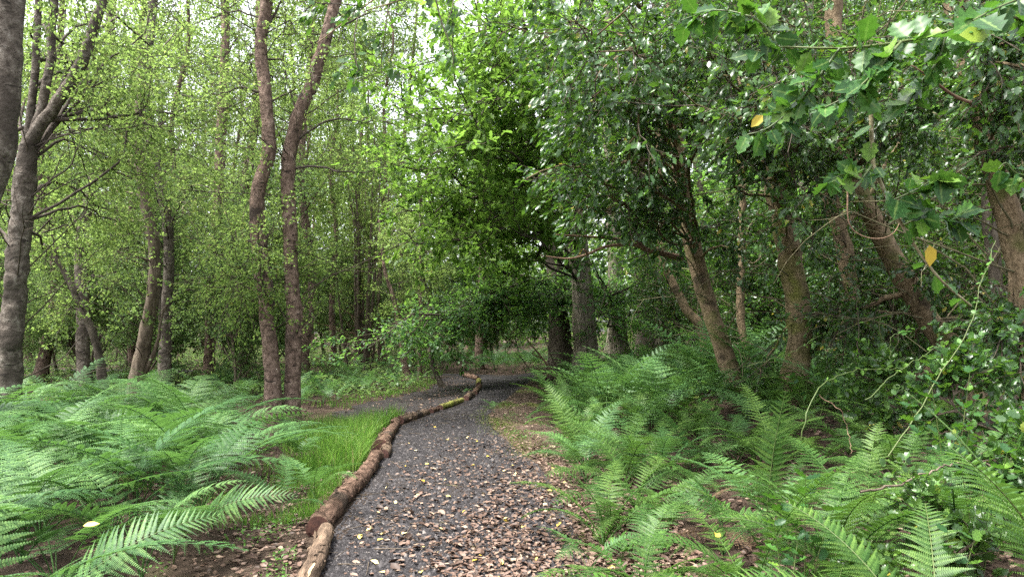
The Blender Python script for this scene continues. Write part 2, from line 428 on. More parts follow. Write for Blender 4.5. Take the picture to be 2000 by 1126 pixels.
M['earth'] = ground_mat('earth', [(.3, (.04, .028, .02)), (.5, (.075, .054, .04)), (.75, (.12, .09, .068))], 4, 70, .8, .02, ((.09, .10, .03), .54))
def litter_mat(name, stops, rough=.55, spec=.25):
    m, nt, out = new_mat(name)
    geo = N(nt, 'ShaderNodeNewGeometry'); oi = N(nt, 'ShaderNodeObjectInfo')
    a = N(nt, 'ShaderNodeMath', operation='ADD'); f = N(nt, 'ShaderNodeMath', operation='FRACT')
    nt.links.new(geo.outputs['Random Per Island'], a.inputs[0]); nt.links.new(oi.outputs['Random'], a.inputs[1]); nt.links.new(a.outputs[0], f.inputs[0])
    c = ramp(nt, f.outputs[0], stops)
    tc = N(nt, 'ShaderNodeTexCoord'); n = N(nt, 'ShaderNodeTexNoise'); n.inputs['Scale'].default_value = 60; n.inputs['Detail'].default_value = 3
    nt.links.new(tc.outputs['Object'], n.inputs[0])
    c = mixc(nt, .5, c, ramp(nt, n.outputs[0], [(.3, (.35, .35, .35)), (.7, (1.3, 1.3, 1.3))]), 'MULTIPLY')
    p = N(nt, 'ShaderNodeBsdfPrincipled'); p.inputs['Roughness'].default_value = rough; p.inputs['Specular IOR Level'].default_value = spec
    nt.links.new(c, p.inputs['Base Color']); nt.links.new(p.outputs[0], out.inputs[0])
    return m
M['dead_leaf'] = litter_mat('dead_leaf', [(0, (.03, .018, .012)), (.3, (.07, .041, .029)), (.6, (.12, .075, .055)), (.85, (.155, .104, .077)), (1, (.23, .168, .12))])
M['fallen_yellow'] = litter_mat('fallen_yellow', [(0, (.55, .38, .04)), (.5, (.6, .47, .12)), (1, (.62, .52, .28))])
M['stone'] = litter_mat('stone', [(0, (.011, .010, .0105)), (.6, (.027, .0245, .0255)), (.94, (.055, .05, .05)), (1, (.13, .115, .105))], .7, .15)

# ------------------------------------------------------------------ ground, path
PATH = [  # distance, left edge x, right edge x of the trodden cinders
    (-8, -1.1, .6), (0, -1.15, .55), (4.3, -1.12, .42), (5.2, -1.28, .40), (6.7, -1.36, .32), (7.9, -1.46, .2), (9.5, -1.66, -.15), (11, -1.72, -.42), (12.3, -1.45, -.5),
    (13.6, -1.02, -.38), (15.3, -.82, -.15), (17.5, -.8, .1), (20, -.82, .42), (21.4, -1.3, .75), (22.4, -3.6, .75), (23.4, -7.5, -1.6), (24.6, -13, -7), (26, -20, -14), (28, -29, -23), (33, -52, -46)]
PATH = np.array(PATH, float)
def path_l(y): return np.interp(y, PATH[:, 0], PATH[:, 1])
def path_r(y): return np.interp(y, PATH[:, 0], PATH[:, 2])
def sstep(a, b, x):
    t = np.clip((x - a) / (b - a), 0, 1); return t * t * (3 - 2 * t)
def gz(x, y):
    x = np.asarray(x, float); y = np.asarray(y, float)
    bank = .5 * sstep(1.0, 4.2, x - np.maximum(path_r(y), -.5) * .5) * sstep(-2, 5, y)
    left = -.07 * sstep(.2, 1.2, path_l(y) - x)
    off = np.clip(np.maximum(path_l(y) - x, x - path_r(y)) - .1, 0, 1)
    bump = .04 * np.sin(x * 1.7 + y * .6) * np.cos(y * 1.3 - x * .5) + .02 * np.sin(x * 4.1 - y * 2.3) + .012 * np.sin(7.3 * x + 5.1 * y)
    hump = .2 * np.exp(-(((x - 1.3) / .8) ** 2 + ((y - 22.5) / 1.2) ** 2))
    return bank + left + bump * off + hump + .004 * np.sin(3 * x + 2 * y)

def sheet(name, xs, ys, mat, lift=0.0, kind='structure', extra=None):
    X, Y = np.meshgrid(xs, ys)
    if X.ndim == 2 and extra is not None: X, Y = extra(X, Y)
    Z = gz(X, Y) + lift
    V = np.stack([X, Y, Z], -1).reshape(-1, 3)
    ny, nx = X.shape
    i = np.arange(nx * ny).reshape(ny, nx)
    F = np.stack([i[:-1, :-1], i[:-1, 1:], i[1:, 1:], i[1:, :-1]], -1).reshape(-1, 4)
    return part(name, mesh(name, V, F, mat, True), None, kind)
xs = np.concatenate([np.linspace(-160, -14, 24)[:-1], np.linspace(-14, 14, 150), np.linspace(14, 160, 24)[1:]])
ys = np.concatenate([np.linspace(-40, -2, 12)[:-1], np.linspace(-2, 30, 190), np.linspace(30, 200, 40)[1:]])
sheet('ground', xs, ys, M['soil'])
rng = np.random.default_rng(5)
yy = np.concatenate([np.linspace(-6, 30, 420), np.linspace(30, 33, 6)[1:]])
def ragged(n, amp):
    r = rng.normal(0, 1, n)
    for _ in range(3): r = (r + np.roll(r, 1) + np.roll(r, -1)) / 2.2
    return r * amp
el, er = path_l(yy) + ragged(len(yy), .03), path_r(yy) + ragged(len(yy), .06)
def path_xy(X, Y):
    u = X; return el[:, None] * (1 - u) + er[:, None] * u, Y
sheet('path', np.linspace(0, 1, 16), yy, M['cinder'], .006, extra=path_xy)
# bare trodden earth to the right of the cinders
ye = np.linspace(-4, 21.5, 200)
e0 = path_r(ye) - .25
e1 = np.interp(ye, [-4, 4, 6, 8, 10, 13, 16, 19, 21.5], [.9, .75, .75, .8, .65, .45, .5, .6, .6]) + ragged(len(ye), .08)
def earth_xy(X, Y): return e0[:, None] * (1 - X) + np.maximum(e1, e0 + .05)[:, None] * X, Y
sheet('verge', np.linspace(0, 1, 10), ye, M['earth'], .003, extra=earth_xy)
# black mud of the side path left of the logs
ym = np.linspace(12.2, 21.6, 110)
m0 = np.interp(ym, [12.2, 13, 14.5, 16, 18, 20, 22, 24], [-2.9, -3.4, -3.3, -2.6, -2.3, -2.2, -2.2, -2.4]) + ragged(len(ym), .1)
m1 = path_l(ym) - .02
def mud_xy(X, Y): return m0[:, None] * (1 - X) + m1[:, None] * X, Y
sheet('side_path', np.linspace(0, 1, 14), ym, M['mud'], .012, extra=mud_xy)

# loose cinders on the path: real grit
def grit(n, y0, y1, s0, s1, name):
    y = y0 * (y1 / y0) ** rng.uniform(0, 1, n) if y0 > 0 else rng.uniform(y0, y1, n)
    u = rng.uniform(-.04, 1.06, n)
    x = path_l(y) * (1 - u) + path_r(y) * u
    sz = rng.uniform(s0, s1, n) * np.where(rng.uniform(0, 1, n) < .06, 2.0, 1)
    base = np.array([[1, 0, 0], [-.5, .87, 0], [-.5, -.87, 0], [.1, .1, .8]])
    tri = np.array([[0, 1, 3], [1, 2, 3], [2, 0, 3]])
    a = rng.uniform(0, 6.28, n)
    b = base[None] * sz[:, None, None] * rng.uniform(.6, 1.3, (n, 4, 3))
    V = np.stack([b[..., 0] * np.cos(a)[:, None] - b[..., 1] * np.sin(a)[:, None] + x[:, None],
                  b[..., 0] * np.sin(a)[:, None] + b[..., 1] * np.cos(a)[:, None] + y[:, None],
                  b[..., 2] + (gz(x, y) + .004)[:, None]], -1)
    F = (np.arange(n) * 4)[:, None, None] + tri[None]
    o = part(name, mesh(name, V.reshape(-1, 3), F.reshape(-1, 3), M['stone']), None, 'stuff')
    return o
grit(60000, 3.0, 20, .006, .017, 'cinder_gravel')

# ------------------------------------------------------------------ leaf litter
def scatter_leaves(n, fx, size, name, mat, shape='dead'):
    x, y = fx(n)
    keep = y > 2.5; x, y = x[keep], y[keep]; n = len(x)
    a = rng.uniform(0, 6.28, n)
    ax = np.stack([np.cos(a), np.sin(a), rng.normal(0, .15, n)], -1)
    nor = np.stack([rng.normal(0, .28, n), rng.normal(0, .28, n), np.ones(n)], -1)
    pos = np.stack([x, y, gz(x, y) + rng.uniform(.008, .03, n)], -1)
    V, F = leaves_at(rng, pos, ax, nor, rng.uniform(size[0], size[1], n), shape)
    return part(name, mesh(name, V, F, mat), None, 'stuff')
def litter_path(n):
    y = 3.2 * (12 / 3.2) ** rng.beta(1.0, 1.7, n)
    u = rng.beta(1.5, 1.0, n) * 1.3
    x = path_l(y) + .05 + u * (path_r(y) - path_l(y) + .25)
    thin = rng.uniform(0, 1, n) < np.clip((1.35 - y * .1) * (.55 + .55 * np.sin(x * 4.3 + y * 1.1) * np.sin(y * 2.1 - x * 1.7) + .55 * np.clip((x - path_l(y)) / 1.6, 0, 1)), .05, 1)
    return x[thin], y[thin]
scatter_leaves(15000, litter_path, (.018, .06), 'leaf_litter', M['dead_leaf'])
def litter_left(n):
    y = rng.uniform(3, 7.5, n); x = path_l(y) - .2 - rng.exponential(.9, n)
    return x, y
def sticks(n):
    y = 3.3 * (16 / 3.3) ** rng.uniform(0, 1, n); x = path_l(y) + rng.uniform(-.9, 1.5, n) * (path_r(y) - path_l(y))
    a = rng.uniform(0, 6.28, n); L = rng.uniform(.05, .3, n); t = np.linspace(-.5, .5, 4)
    X = x[:, None] + np.cos(a)[:, None] * L[:, None] * t + rng.normal(0, .006, (n, 4)); Y = y[:, None] + np.sin(a)[:, None] * L[:, None] * t + rng.normal(0, .006, (n, 4))
    P = np.stack([X, Y, gz(X, Y) + .014], -1)
    V, F = tubes(P, taper(n, 4, rng.uniform(.002, .005, n), .0015), 4)
    part('fallen_twigs', mesh('fallen_twigs', V, F, M['brown_bark'], True), None, 'stuff')
sticks(420)
scatter_leaves(2400, litter_left, (.025, .06), 'left_leaf_litter', M['dead_leaf'])
def litter_wide(n):
    y = rng.uniform(6, 24, n); s_ = rng.uniform(0, 1, n) < .5
    x = np.where(s_, path_l(y) - .3 - rng.exponential(2, n), path_r(y) + .1 + rng.exponential(1.3, n))
    return x, y
def litter_right(n):
    y = rng.uniform(2.6, 9, n); x = path_r(y) + .15 + rng.uniform(0, 1, n) ** 1.2 * (1.2 + y * .45)
    return x, y
scatter_leaves(6500, litter_right, (.028, .065), 'fern_bank_leaf_litter', M['dead_leaf'])
scatter_leaves(6000, litter_wide, (.03, .07), 'woodland_leaf_litter', M['dead_leaf'])

# single fallen leaves, the ones that show largest
dead_meshes, yellow_meshes = [], []
for i in range(6):
    for lst, mt, sh in ((dead_meshes, 'dead_leaf', 'dead'), (yellow_meshes, 'fallen_yellow', 'oval' if i % 2 else 'dead')):
        V, F = leaves_at(rng, np.zeros((1, 3)), np.array([[1., 0, 0]]), np.array([[0., 0, 1]]), np.array([1.0]), sh)
        V = V + rng.normal(0, .025, V.shape); V[:, 0] -= .5
        lst.append(mesh('fallen_leaf', V, F, M[mt]))
def place_leaf(x, y, size, me, name, label, group, z=None):
    o = part(name, me, None, None, (x, y, (float(gz(x, y)) + .022) if z is None else z))
    o.rotation_euler = (rng.normal(0, .25), rng.normal(0, .25), rng.uniform(0, 6.28)); o.scale = (size, size, size * rng.uniform(.7, 1.4))
    return tag(o, label, 'leaf', group)
def zone(x, y):
    u = (x - path_l(y)) / (path_r(y) - path_l(y))
    far = 'nearest the camera' if y < 4.7 else 'a few steps up the path' if y < 6.2 else 'well up the path'
    return ('beside the log edging ' if u < .3 else 'in the middle of the cinder path ' if u < .72 else 'at the ferny right edge ') + far
for i in range(212):
    y = 3.6 + abs(rng.normal(0, 1.9)); u = rng.beta(1.4, 1.2) * 1.2
    x = path_l(y) + .12 + u * (path_r(y) - path_l(y))
    z_ = zone(x, y)
    place_leaf(x, y, rng.uniform(.05, .085), dead_meshes[i % 6], 'fallen_leaf', 'brown dead leaf ' + z_, 'brown leaves fallen ' + z_)
for i in range(80):
    y = 3.6 + abs(rng.normal(0, 3.0)); u = rng.beta(1.2, 1.2) * 1.2
    x = path_l(y) + .12 + u * (path_r(y) - path_l(y))
    z_ = zone(x, y)
    place_leaf(x, y, rng.uniform(.035, .062), yellow_meshes[i % 6], 'fallen_leaf', 'small yellow leaf ' + z_, 'yellow leaves fallen ' + z_)

# ------------------------------------------------------------------ logs edging the path
def log(p0, p1, r0, r1, label, barkm, near_cut=True, seed=0, bare=False, lift0=0., lift1=0., knots=0):
    r = np.random.default_rng(seed)
    a = np.array([p0[0], p0[1], float(gz(*p0)) + r0 * .75 + lift0]); b = np.array([p1[0], p1[1], float(gz(*p1)) + r1 * .75 + lift1])
    L = np.linalg.norm(b - a); d = (b - a) / L
    k, s = max(12, int(L * 22)), 22
    X = np.linspace(0, L, k); P = np.stack([X, np.cumsum(r.normal(0, .004, k)), np.cumsum(r.normal(0, .003, k))], -1)
    P[:, 1] -= np.linspace(P[0, 1], P[-1, 1], k); P[:, 2] -= np.linspace(P[0, 2], P[-1, 2], k)
    R = np.linspace(r0, r1, k) * (1 + r.normal(0, .018, k))
    V, F = tubes(P, R, s, .045, r)
    V = V.reshape(k, s, 3)
    t = thing('edging_log', label, 'log', a, 'logs laid end to end along the path', Vector(d).to_track_quat('X', 'Z').to_euler())
    bits = [(V, F)]
    for q in range(knots):
        x = r.uniform(.15, .85) * L; an = r.uniform(.3, 2.6)
        o = np.array([x, math.cos(an) * r0 * .8, math.sin(an) * r0 * .8]); e = o * [1, 1.35, 1.35] + [.03, 0, 0]
        bits.append(tubes(np.stack([o, (o + e) / 2, e]), np.array([.03, .024, .018]), 8, 0, None, 0, True))
    # loose flakes of bark
    n = int(L * 14); i0 = r.integers(1, k - 1, n); j0 = r.integers(2, s // 2 + 2, n)
    pos = V[i0, j0]; nr = norm(pos - P[i0]); ax = np.stack([np.ones(n), r.normal(0, .5, n), r.normal(0, .5, n)], -1)
    bits.append(leaves_at(r, pos + nr * .004, ax, nr, r.uniform(.02, .07, n), 'dead'))
    Vb, Fb = join(bits)
    part('bark', mesh('bark', Vb, Fb, M[barkm], True), t)
    for e, nm in ((0, 'cut_end'), (-1, 'cut_end')):
        ring = V[e] * np.array([1, .94, .94]) + (P[e] * np.array([0, .06, .06])); rr = V[e]
        c = P[e] + np.array([(-.004 if e == 0 else .004), 0, 0])
        fv = np.vstack([c[None], (ring + c * 0), rr]); j = np.arange(s); jn = (j + 1) % s
        ft = np.stack([np.zeros(s, int), 1 + jn, 1 + j], -1); fq = np.stack([1 + j, 1 + jn, 1 + s + jn, 1 + s + j], -1)
        if e == -1: ft, fq = ft[:, ::-1], fq[:, ::-1]
        part(nm, mesh(nm, fv, [ft, fq], M['cut_wood'] if not bare else M['bare_wood']), t)
    if bare:   # strip where the bark has come away
        for (i0, i1, ang, wid) in ((2, int(k * .42), 1.75, .26), (int(k * .36), int(k * .6), 2.0, .16)):
            ii = np.arange(i0, i1); an = ang + np.linspace(-wid, wid, 7)
            rad = R[ii] * 1.035
            ww = np.sin(np.linspace(.12, PI - .12, len(ii))) ** .4
            A = ang + (an - ang)[None, :] * ww[:, None]
            G = np.stack([np.repeat(P[ii, 0][:, None], 7, 1), P[ii, 1][:, None] + rad[:, None] * np.cos(A), P[ii, 2][:, None] + rad[:, None] * np.sin(A)], -1)
            q = np.arange(len(ii) * 7).reshape(-1, 7)
            FF = np.stack([q[:-1, :-1], q[:-1, 1:], q[1:, 1:], q[1:, :-1]], -1).reshape(-1, 4)
            part('bare_wood', mesh('bare_wood', G.reshape(-1, 3), FF, M['bare_wood'], True), t, None, None, 'pale wood showing where bark has peeled off')
    return t
def G(px, py): return gp(px, py)
log((-1.07, 3.2), (-1.375, 5.22), .058, .062, 'pale log with peeled bare wood, nearest of the row at the bottom edge', 'log_pale', True, 11, True, 0, 0, 2)
log((-1.455, 5.25), (-1.58, 8.25), .084, .072, 'thick grey-brown log with a reddish sawn end facing the camera, behind the peeled log', 'log_bark', True, 12, False, 0, 0, 3)
log((-1.53, 8.33), (-1.585, 8.86), .064, .066, 'short stub log with flaking bark between the two thick logs', 'log_pale', True, 13, False, 0, 0, 1)
log((-1.66, 8.8), (-1.87, 11.25), .088, .07, 'rough flaky log with reddish sawn end beside the bright grass', 'log_bark', True, 14, False, 0, 0, 3)
log((-1.83, 11.38), (-1.52, 12.48), .07, .058, 'light brown ringed log starting where the row bends right', 'log_pale', True, 15, False, 0, 0, 2)
log((-1.47, 12.6), (-1.39, 13.0), .052, .05, 'short thin grey log before the mossy one', 'log_bark', True, 16, False, 0, 0, 2)
log((-1.36, 13.15), (-1.04, 14.5), .06, .056, 'yellow mossy log lying between the path and the mud', 'log_moss', True, 17)
log((-.98, 14.75), (-.9, 15.9), .07, .064, 'short reddish log beyond the mossy one', 'log_pale', True, 18)
log((-.86, 16.15), (-.83, 18.1), .06, .056, 'thin far log beside the mud, bending straight up the path', 'log_bark', True, 19)
log((-.88, 18.35), (-.95, 20.2), .066, .06, 'dark mossy log nearly at the far end of the row', 'log_moss', True, 20)
log((-1.0, 20.6), (-1.5, 22.0), .07, .07, 'farthest dark log where the path turns left', 'log_bark', True, 21)

# ------------------------------------------------------------------ trees
def tree_parts(root, base, boughs, level2, foliage_spec, rng, barkm, twigm='twig', leafm='birch_leaf', single_boughs=True, extra_twigs=None, branch_name='branch'):
    """boughs: list of (pts, r0, r1). level2: dict of spawn() arguments. Everything is stored relative to base."""
    base = np.asarray(base, float)
    K = 12
    Pb = np.stack([resample(b[0], K) for b in boughs])
    Pb = Pb.copy(); w = rng.normal(0, .018, Pb.shape) * np.linspace(0, 1, K)[None, :, None]; Pb += w * np.linalg.norm(Pb[:, -1] - Pb[:, 0], axis=1)[:, None, None]
    Rb = np.stack([taper(1, K, b[1], b[2])[0] for b in boughs])
    if single_boughs:
        for q in range(len(Pb)):
            V, F = tubes(Pb[q], Rb[q], 8, .04, rng)
            part(branch_name, mesh(branch_name, V - base, F, M[barkm], True), root)
    else:
        V, F = tubes(Pb, Rb, 6)
        part('branches', mesh('branches', V - base, F, M[barkm], True), root, 'stuff')
    P2, _ = spawn(rng, Pb, **level2)
    P3, _ = spawn(rng, P2, **foliage_spec['twigs'])
    P3b, _ = spawn(rng, Pb, foliage_spec.get('direct', 6), foliage_spec.get('dtr', (.35, 1)), foliage_spec['twigs'].get('ang', (30, 60)), foliage_spec['twigs']['L'], P3.shape[1], foliage_spec['twigs'].get('bend', 0), .15, foliage_spec['twigs'].get('flat', 1))
    P3 = np.concatenate([P3, P3b])
    r2 = foliage_spec.get('r2', .008); r3 = foliage_spec.get('r3', .003)
    V, F = join([tubes(P2, taper(len(P2), P2.shape[1], r2, r3), 4), tubes(P3, taper(len(P3), P3.shape[1], r3, r3 * .4), 3)])
    part('twigs', mesh('twigs', V - base, F, M[twigm], True), root, 'stuff')
    V, F = leaves(rng, P3, **foliage_spec['leaves'])
    part('foliage', mesh('foliage', V - base, F, M[leafm]), root, 'stuff')
    return P2, P3

def trunk_part(root, base, pts, r0, r1, barkm, rng, k=64, s=20, lump=.05, flare=.5, name='trunk', p=.8):
    P = resample(pts, k)
    P[1:-1] += rng.normal(0, .006, P[1:-1].shape)
    V, F = tubes(P, taper(1, k, r0, r1, p)[0], s, lump, rng, flare)
    part(name, mesh(name, V - np.asarray(base), F, M[barkm], True), root)
    return P

def px_line(pl, d=None):
    """photo pixels (px, py[, distance]) to world points"""
    return np.array([at(p[0], p[1], p[2] if len(p) > 2 else d) for p in pl])

def aim(rng, P, regions, r0, r1, low=.15, high=.95, sag=.12):
    """boughs running from the trunk line P to targets inside photo regions (x0,y0,x1,y1,d0,d1,n)"""
    out = []
    for x0, y0, x1, y1, d0, d1, n in regions:
        for _ in range(n):
            tgt = at(rng.uniform(x0, x1), rng.uniform(y0, y1), rng.uniform(d0, d1))
            i = int(np.clip(np.argmin(np.abs(P[:, 2] - (tgt[2] - .15 * np.linalg.norm(P[:, :2] - tgt[:2], axis=1) * .5))), low * len(P), high * len(P) - 1))
            st = P[i]; L = np.linalg.norm(tgt - st)
            m1 = st + (tgt - st) * .35 + rng.normal(0, .06 * L, 3) + [0, 0, sag * L]
            m2 = st + (tgt - st) * .7 + rng.normal(0, .05 * L, 3) + [0, 0, sag * L * .8]
            out.append((np.array([st, m1, m2, tgt]), r0 * rng.uniform(.7, 1.2), r1))
    return out

BIRCH = dict(level2=dict(per=6, tr=(.25, 1), ang=(30, 60), L=(.5, 1.2), k=5, bend=-.1, wob=.15),
             fol=dict(twigs=dict(per=5, tr=(.2, 1), ang=(25, 60), L=(.3, .7), k=4, bend=-.35, wob=.12), direct=8,
                      leaves=dict(per=21, size=(.036, .062), shape='rhomb', droop=.5, up=.8), r2=.007, r3=.0028))

rng = np.random.default_rng(21)
# the two old birches at the left edge
def fuzz(lines, n, j=9, seed=1):
    r = np.random.default_rng(seed); out = []
    for pl, a, b in lines:
        for _ in range(n):
            o = r.normal(0, j, 2); out.append(([(p[0] + o[0] * (1 + 3 * i / len(pl)), p[1] + abs(o[1]) * (1 + 2 * i / len(pl)) - j, p[2] + r.normal(0, .5)) for i, p in enumerate(pl)], .018, .004))
    return lines + out

def hero(name, label, cat, trunk_px, d, r0, r1, barkm, regions=(), bough_px=(), style=BIRCH, leafm='birch_leaf', seed=1, stems=(), group=None, br=(.03, .006), flare=.85, base_z=True, sag=.12, top=None, twigm='twig', lump=.07, dead=0, boughm=None):
    r = np.random.default_rng(seed)
    pts = px_line(trunk_px, d)
    if base_z:
        pts[0, 2] = float(gz(pts[0, 0], pts[0, 1])) - .06
    if top is not None:
        pts = np.vstack([pts, pts[-1] + np.asarray(top)])
    base = pts[0].copy()
    root = thing(name, label, cat, base, group)
    P = trunk_part(root, base, pts, r0, r1, barkm, r, flare=flare, lump=lump)
    allP = [P]
    for sp, a, b in stems:
        q = px_line(sp, d); q = np.vstack([q, q[-1] + (q[-1] - q[-2]) * 2.2])
        allP.append(trunk_part(root, base, q, a, b, barkm, r, 24, 12, .04, 0, 'stem'))
    bl = [(px_line(b[0], d), b[1], b[2]) for b in bough_px]
    for Q in allP: bl += aim(r, Q, regions if Q is P else [(*g[:6], max(1, g[6] // 3)) for g in regions], br[0], br[1], sag=sag)
    if bl:
        tree_parts(root, base, bl, style['level2'], style['fol'], r, boughm or (barkm if barkm not in ('birch_bark', 'old_birch_bark') else 'branch_bark'), twigm, leafm)
    if dead:
        Q1, _ = spawn(r, P[None], dead, (.1, .95), (30, 85), (.8, 2.6), 7, -.15 if 'holly' in name else .2, .14)
        Q2, _ = spawn(r, Q1, 4, (.2, 1), (25, 60), (.3, 1.0), 5, -.2, .16)
        V, F = join([tubes(Q1, taper(len(Q1), 7, .011, .004), 5), tubes(Q2, taper(len(Q2), 5, .004, .0015), 4)])
        part('bare_twigs', mesh('bare_twigs', V - base, F, M['holly_twig' if 'holly' in name else 'twig'], True), root, 'stuff')
    return root, P

hero('birch_tree', 'big old birch with flaking white bark cutting across the top left corner', 'tree',
     [(-70, 860), (-60, 600), (-34, 420), (0, 260), (14, 120), (26, -60)], 7.0, .16, .115, 'old_birch_bark',
     [(-60, -120, 240, 20, 6.5, 9, 3)], top=(.4, .3, 5), seed=2)
hero('birch_tree', 'dark barked old birch forking into several stems near the left edge', 'tree',
     [(20, 745), (24, 640), (32, 540), (40, 430), (50, 330), (58, 285)], 9.2, .16, .12, 'old_birch_bark',
     [(20, -20, 460, 330, 10, 13.5, 10), (-60, 400, 260, 600, 10, 12.5, 4)],
     [([(50, 432), (100, 405), (170, 366), (225, 312), (262, 250), (295, 190), (310, 130)], .022, .006),
      ([(48, 395), (100, 350), (145, 315), (160, 262), (190, 180)], .014, .004),
      ([(70, 285), (130, 262), (230, 250), (330, 252), (380, 290)], .014, .004),
      ([(110, 190), (190, 165), (260, 140), (315, 105)], .013, .004),
      ([(70, 300), (110, 262), (150, 255), (240, 240)], .013, .004)],
     stems=[([(52, 290), (75, 250), (105, 212), (150, 140), (175, 82), (200, 5)], .09, .05), ([(54, 285), (82, 205), (98, 120), (105, 10)], .065, .04), ([(48, 290), (58, 240), (69, 130), (75, 0)], .055, .035)],
     seed=3, dead=16)
# twin birch in the clearing
TW_STYLE = dict(level2=dict(per=5, tr=(.25, 1), ang=(30, 60), L=(.4, 1.0), k=5, bend=.05, wob=.15),
                fol=dict(twigs=dict(per=5, tr=(.2, 1), ang=(25, 60), L=(.25, .6), k=4, bend=-.2, wob=.12), direct=6,
                         leaves=dict(per=17, size=(.034, .06), shape='rhomb', droop=.4, up=.9), r2=.007, r3=.003))
hero('birch_tree', 'left trunk of the leaning birch pair beside the bright grass, pinkish bark', 'tree',
     [(536, 834), (530, 720), (516, 560), (500, 400), (524, 300), (521, 200), (509, 90), (522, -10)], 10.6, .13, .08, 'birch_bark',
     [(430, 450, 640, 610, 9.6, 11.5, 9), (330, -40, 620, 200, 9.5, 13, 10)],
     [([(515, 70), (540, 20), (560, -20)], .03, .01), ([(535, 600), (528, 540), (520, 480), (535, 440)], .03, .012), ([(505, 180), (470, 170), (420, 185), (380, 160)], .02, .005)],
     TW_STYLE, top=(.2, .1, 4), seed=4, dead=14, br=(.016, .004))
hero('birch_tree', 'right trunk of the leaning birch pair, bending right towards the sky gap', 'tree',
     [(566, 836), (572, 700), (575, 600), (566, 440), (563, 330), (580, 240), (612, 150), (648, 30)], 10.8, .132, .078, 'birch_bark',
     [(510, 420, 680, 600, 9.8, 11.8, 6), (560, -60, 700, 120, 9.8, 13, 9)],
     [([(580, 275), (600, 258), (622, 245), (660, 232), (720, 241), (772, 240)], .022, .005), ([(568, 330), (610, 325), (660, 334), (710, 337), (762, 322)], .02, .005),
      ([(640, 60), (690, 40), (740, 20), (800, 35)], .02, .005), ([(578, 215), (566, 170), (552, 110), (555, 60)], .018, .005)],
     TW_STYLE, top=(.5, .2, 3), seed=5, dead=14, br=(.016, .004))
# saplings and dark stems on the left
SAP = dict(level2=dict(per=5, tr=(.3, 1), ang=(30, 65), L=(.4, .9), k=5, bend=0., wob=.15),
           fol=dict(twigs=dict(per=4, tr=(.2, 1), ang=(25, 60), L=(.3, .6), k=4, bend=-.15, wob=.12), direct=5,
                    leaves=dict(per=16, size=(.04, .07), shape='rhomb', droop=.3, up=1.), r2=.006, r3=.003))
hero('leaning_tree', 'dark bare stem arching left over the bracken towards the old birch', 'tree', [(216, 745), (190, 680), (160, 600), (133, 545), (98, 490), (50, 440)], 12, .095, .03, 'dark_bark',
     [(60, 400, 240, 620, 11, 13, 6)], [([(125, 535), (112, 500), (100, 450), (95, 430)], .025, .008)], SAP, seed=6, br=(.018, .005))
hero('birch_tree', 'crooked birch kinked to the left, mid distance left of the pair', 'tree', [(322, 745), (324, 640), (330, 500), (322, 400), (303, 320), (290, 240), (288, 120), (300, 0)], 16, .14, .08, 'old_birch_bark',
     [(180, 0, 450, 560, 13, 18, 16)], [([(318, 370), (345, 350), (400, 345), (440, 330)], .03, .008)], BIRCH, seed=7, dead=24, br=(.025, .005), top=(0, 0, 4))
hero('birch_tree', 'straight birch with pinkish bark, right of the crooked one', 'tree', [(408, 745), (410, 660), (417, 520), (426, 400), (434, 220), (440, 90), (440, -20)], 19, .16, .10, 'birch_bark',
     [(330, 0, 560, 560, 16, 21, 16)], [], BIRCH, seed=8, dead=20, br=(.028, .006), top=(0, 0, 5))
hero('birch_tree', 'pale birch standing just left behind the leaning pair', 'tree', [(474, 730), (474, 600), (470, 480), (482, 340), (500, 230), (505, 100)], 22, .17, .10, 'birch_bark',
     [(420, 40, 700, 520, 19, 24, 18)], [], BIRCH, seed=9, dead=20, br=(.028, .006), top=(0, 0, 6))
hero('birch_tree', 'birch with a short V of two stems behind the bracken', 'tree', [(262, 750), (282, 660), (298, 580), (300, 480), (280, 380), (272, 260)], 14, .16, .07, 'brown_bark',
     [(160, 300, 400, 650, 12.5, 16, 11)], [([(270, 745), (288, 715), (305, 675), (320, 600)], .06, .02)], SAP, leafm='shrub_leaf', seed=10, dead=22, br=(.025, .006), top=(0, 0, 2))
hero('birch_tree', 'dark slim birch standing behind the bracken between V-stem and straight birch', 'tree', [(320, 740), (318, 660), (312, 560), (300, 450), (310, 330)], 17, .10, .05, 'dark_bark',
     [(240, 380, 460, 690, 15, 19, 10)], [], SAP, leafm='shrub_leaf', seed=12, dead=18, br=(.022, .005), top=(0, 0, 2))
hero('birch_tree', 'leaning pale birch high left, between the forked birch and the crooked one', 'tree', [(165, 740), (160, 560), (160, 450), (185, 350), (205, 200), (215, 50)], 17, .16, .09, 'old_birch_bark',
     [(60, 0, 320, 620, 14, 20, 16)], [], BIRCH, seed=13, dead=22, br=(.025, .005), top=(0, 0, 5))
hero('sapling', 'dark curved sapling bowing over the muddy side path', 'tree', [(868, 748), (848, 722), (842, 690), (846, 650), (838, 600), (828, 540), (822, 440), (818, 330)], 18.5, .07, .02, 'dark_bark',
     [(740, 420, 900, 640, 17, 20, 9)], [], SAP, seed=14, br=(.018, .004))
hero('sapling', 'pinkish sapling leaning left behind the muddy side path', 'tree', [(798, 728), (786, 690), (780, 650), (770, 590), (750, 520), (740, 420)], 21, .11, .03, 'birch_bark',
     [(750, 380, 850, 600, 19, 23, 7)], [], SAP, seed=15, br=(.018, .004))
hero('sapling', 'upright pale sapling between the leaning sapling and the dark curved one', 'tree', [(818, 735), (822, 690), (824, 640), (820, 540), (824, 430), (815, 300)], 21.5, .09, .03, 'birch_bark',
     [(750, 250, 900, 560, 20, 24, 12)], [], SAP, seed=16, br=(.018, .004))

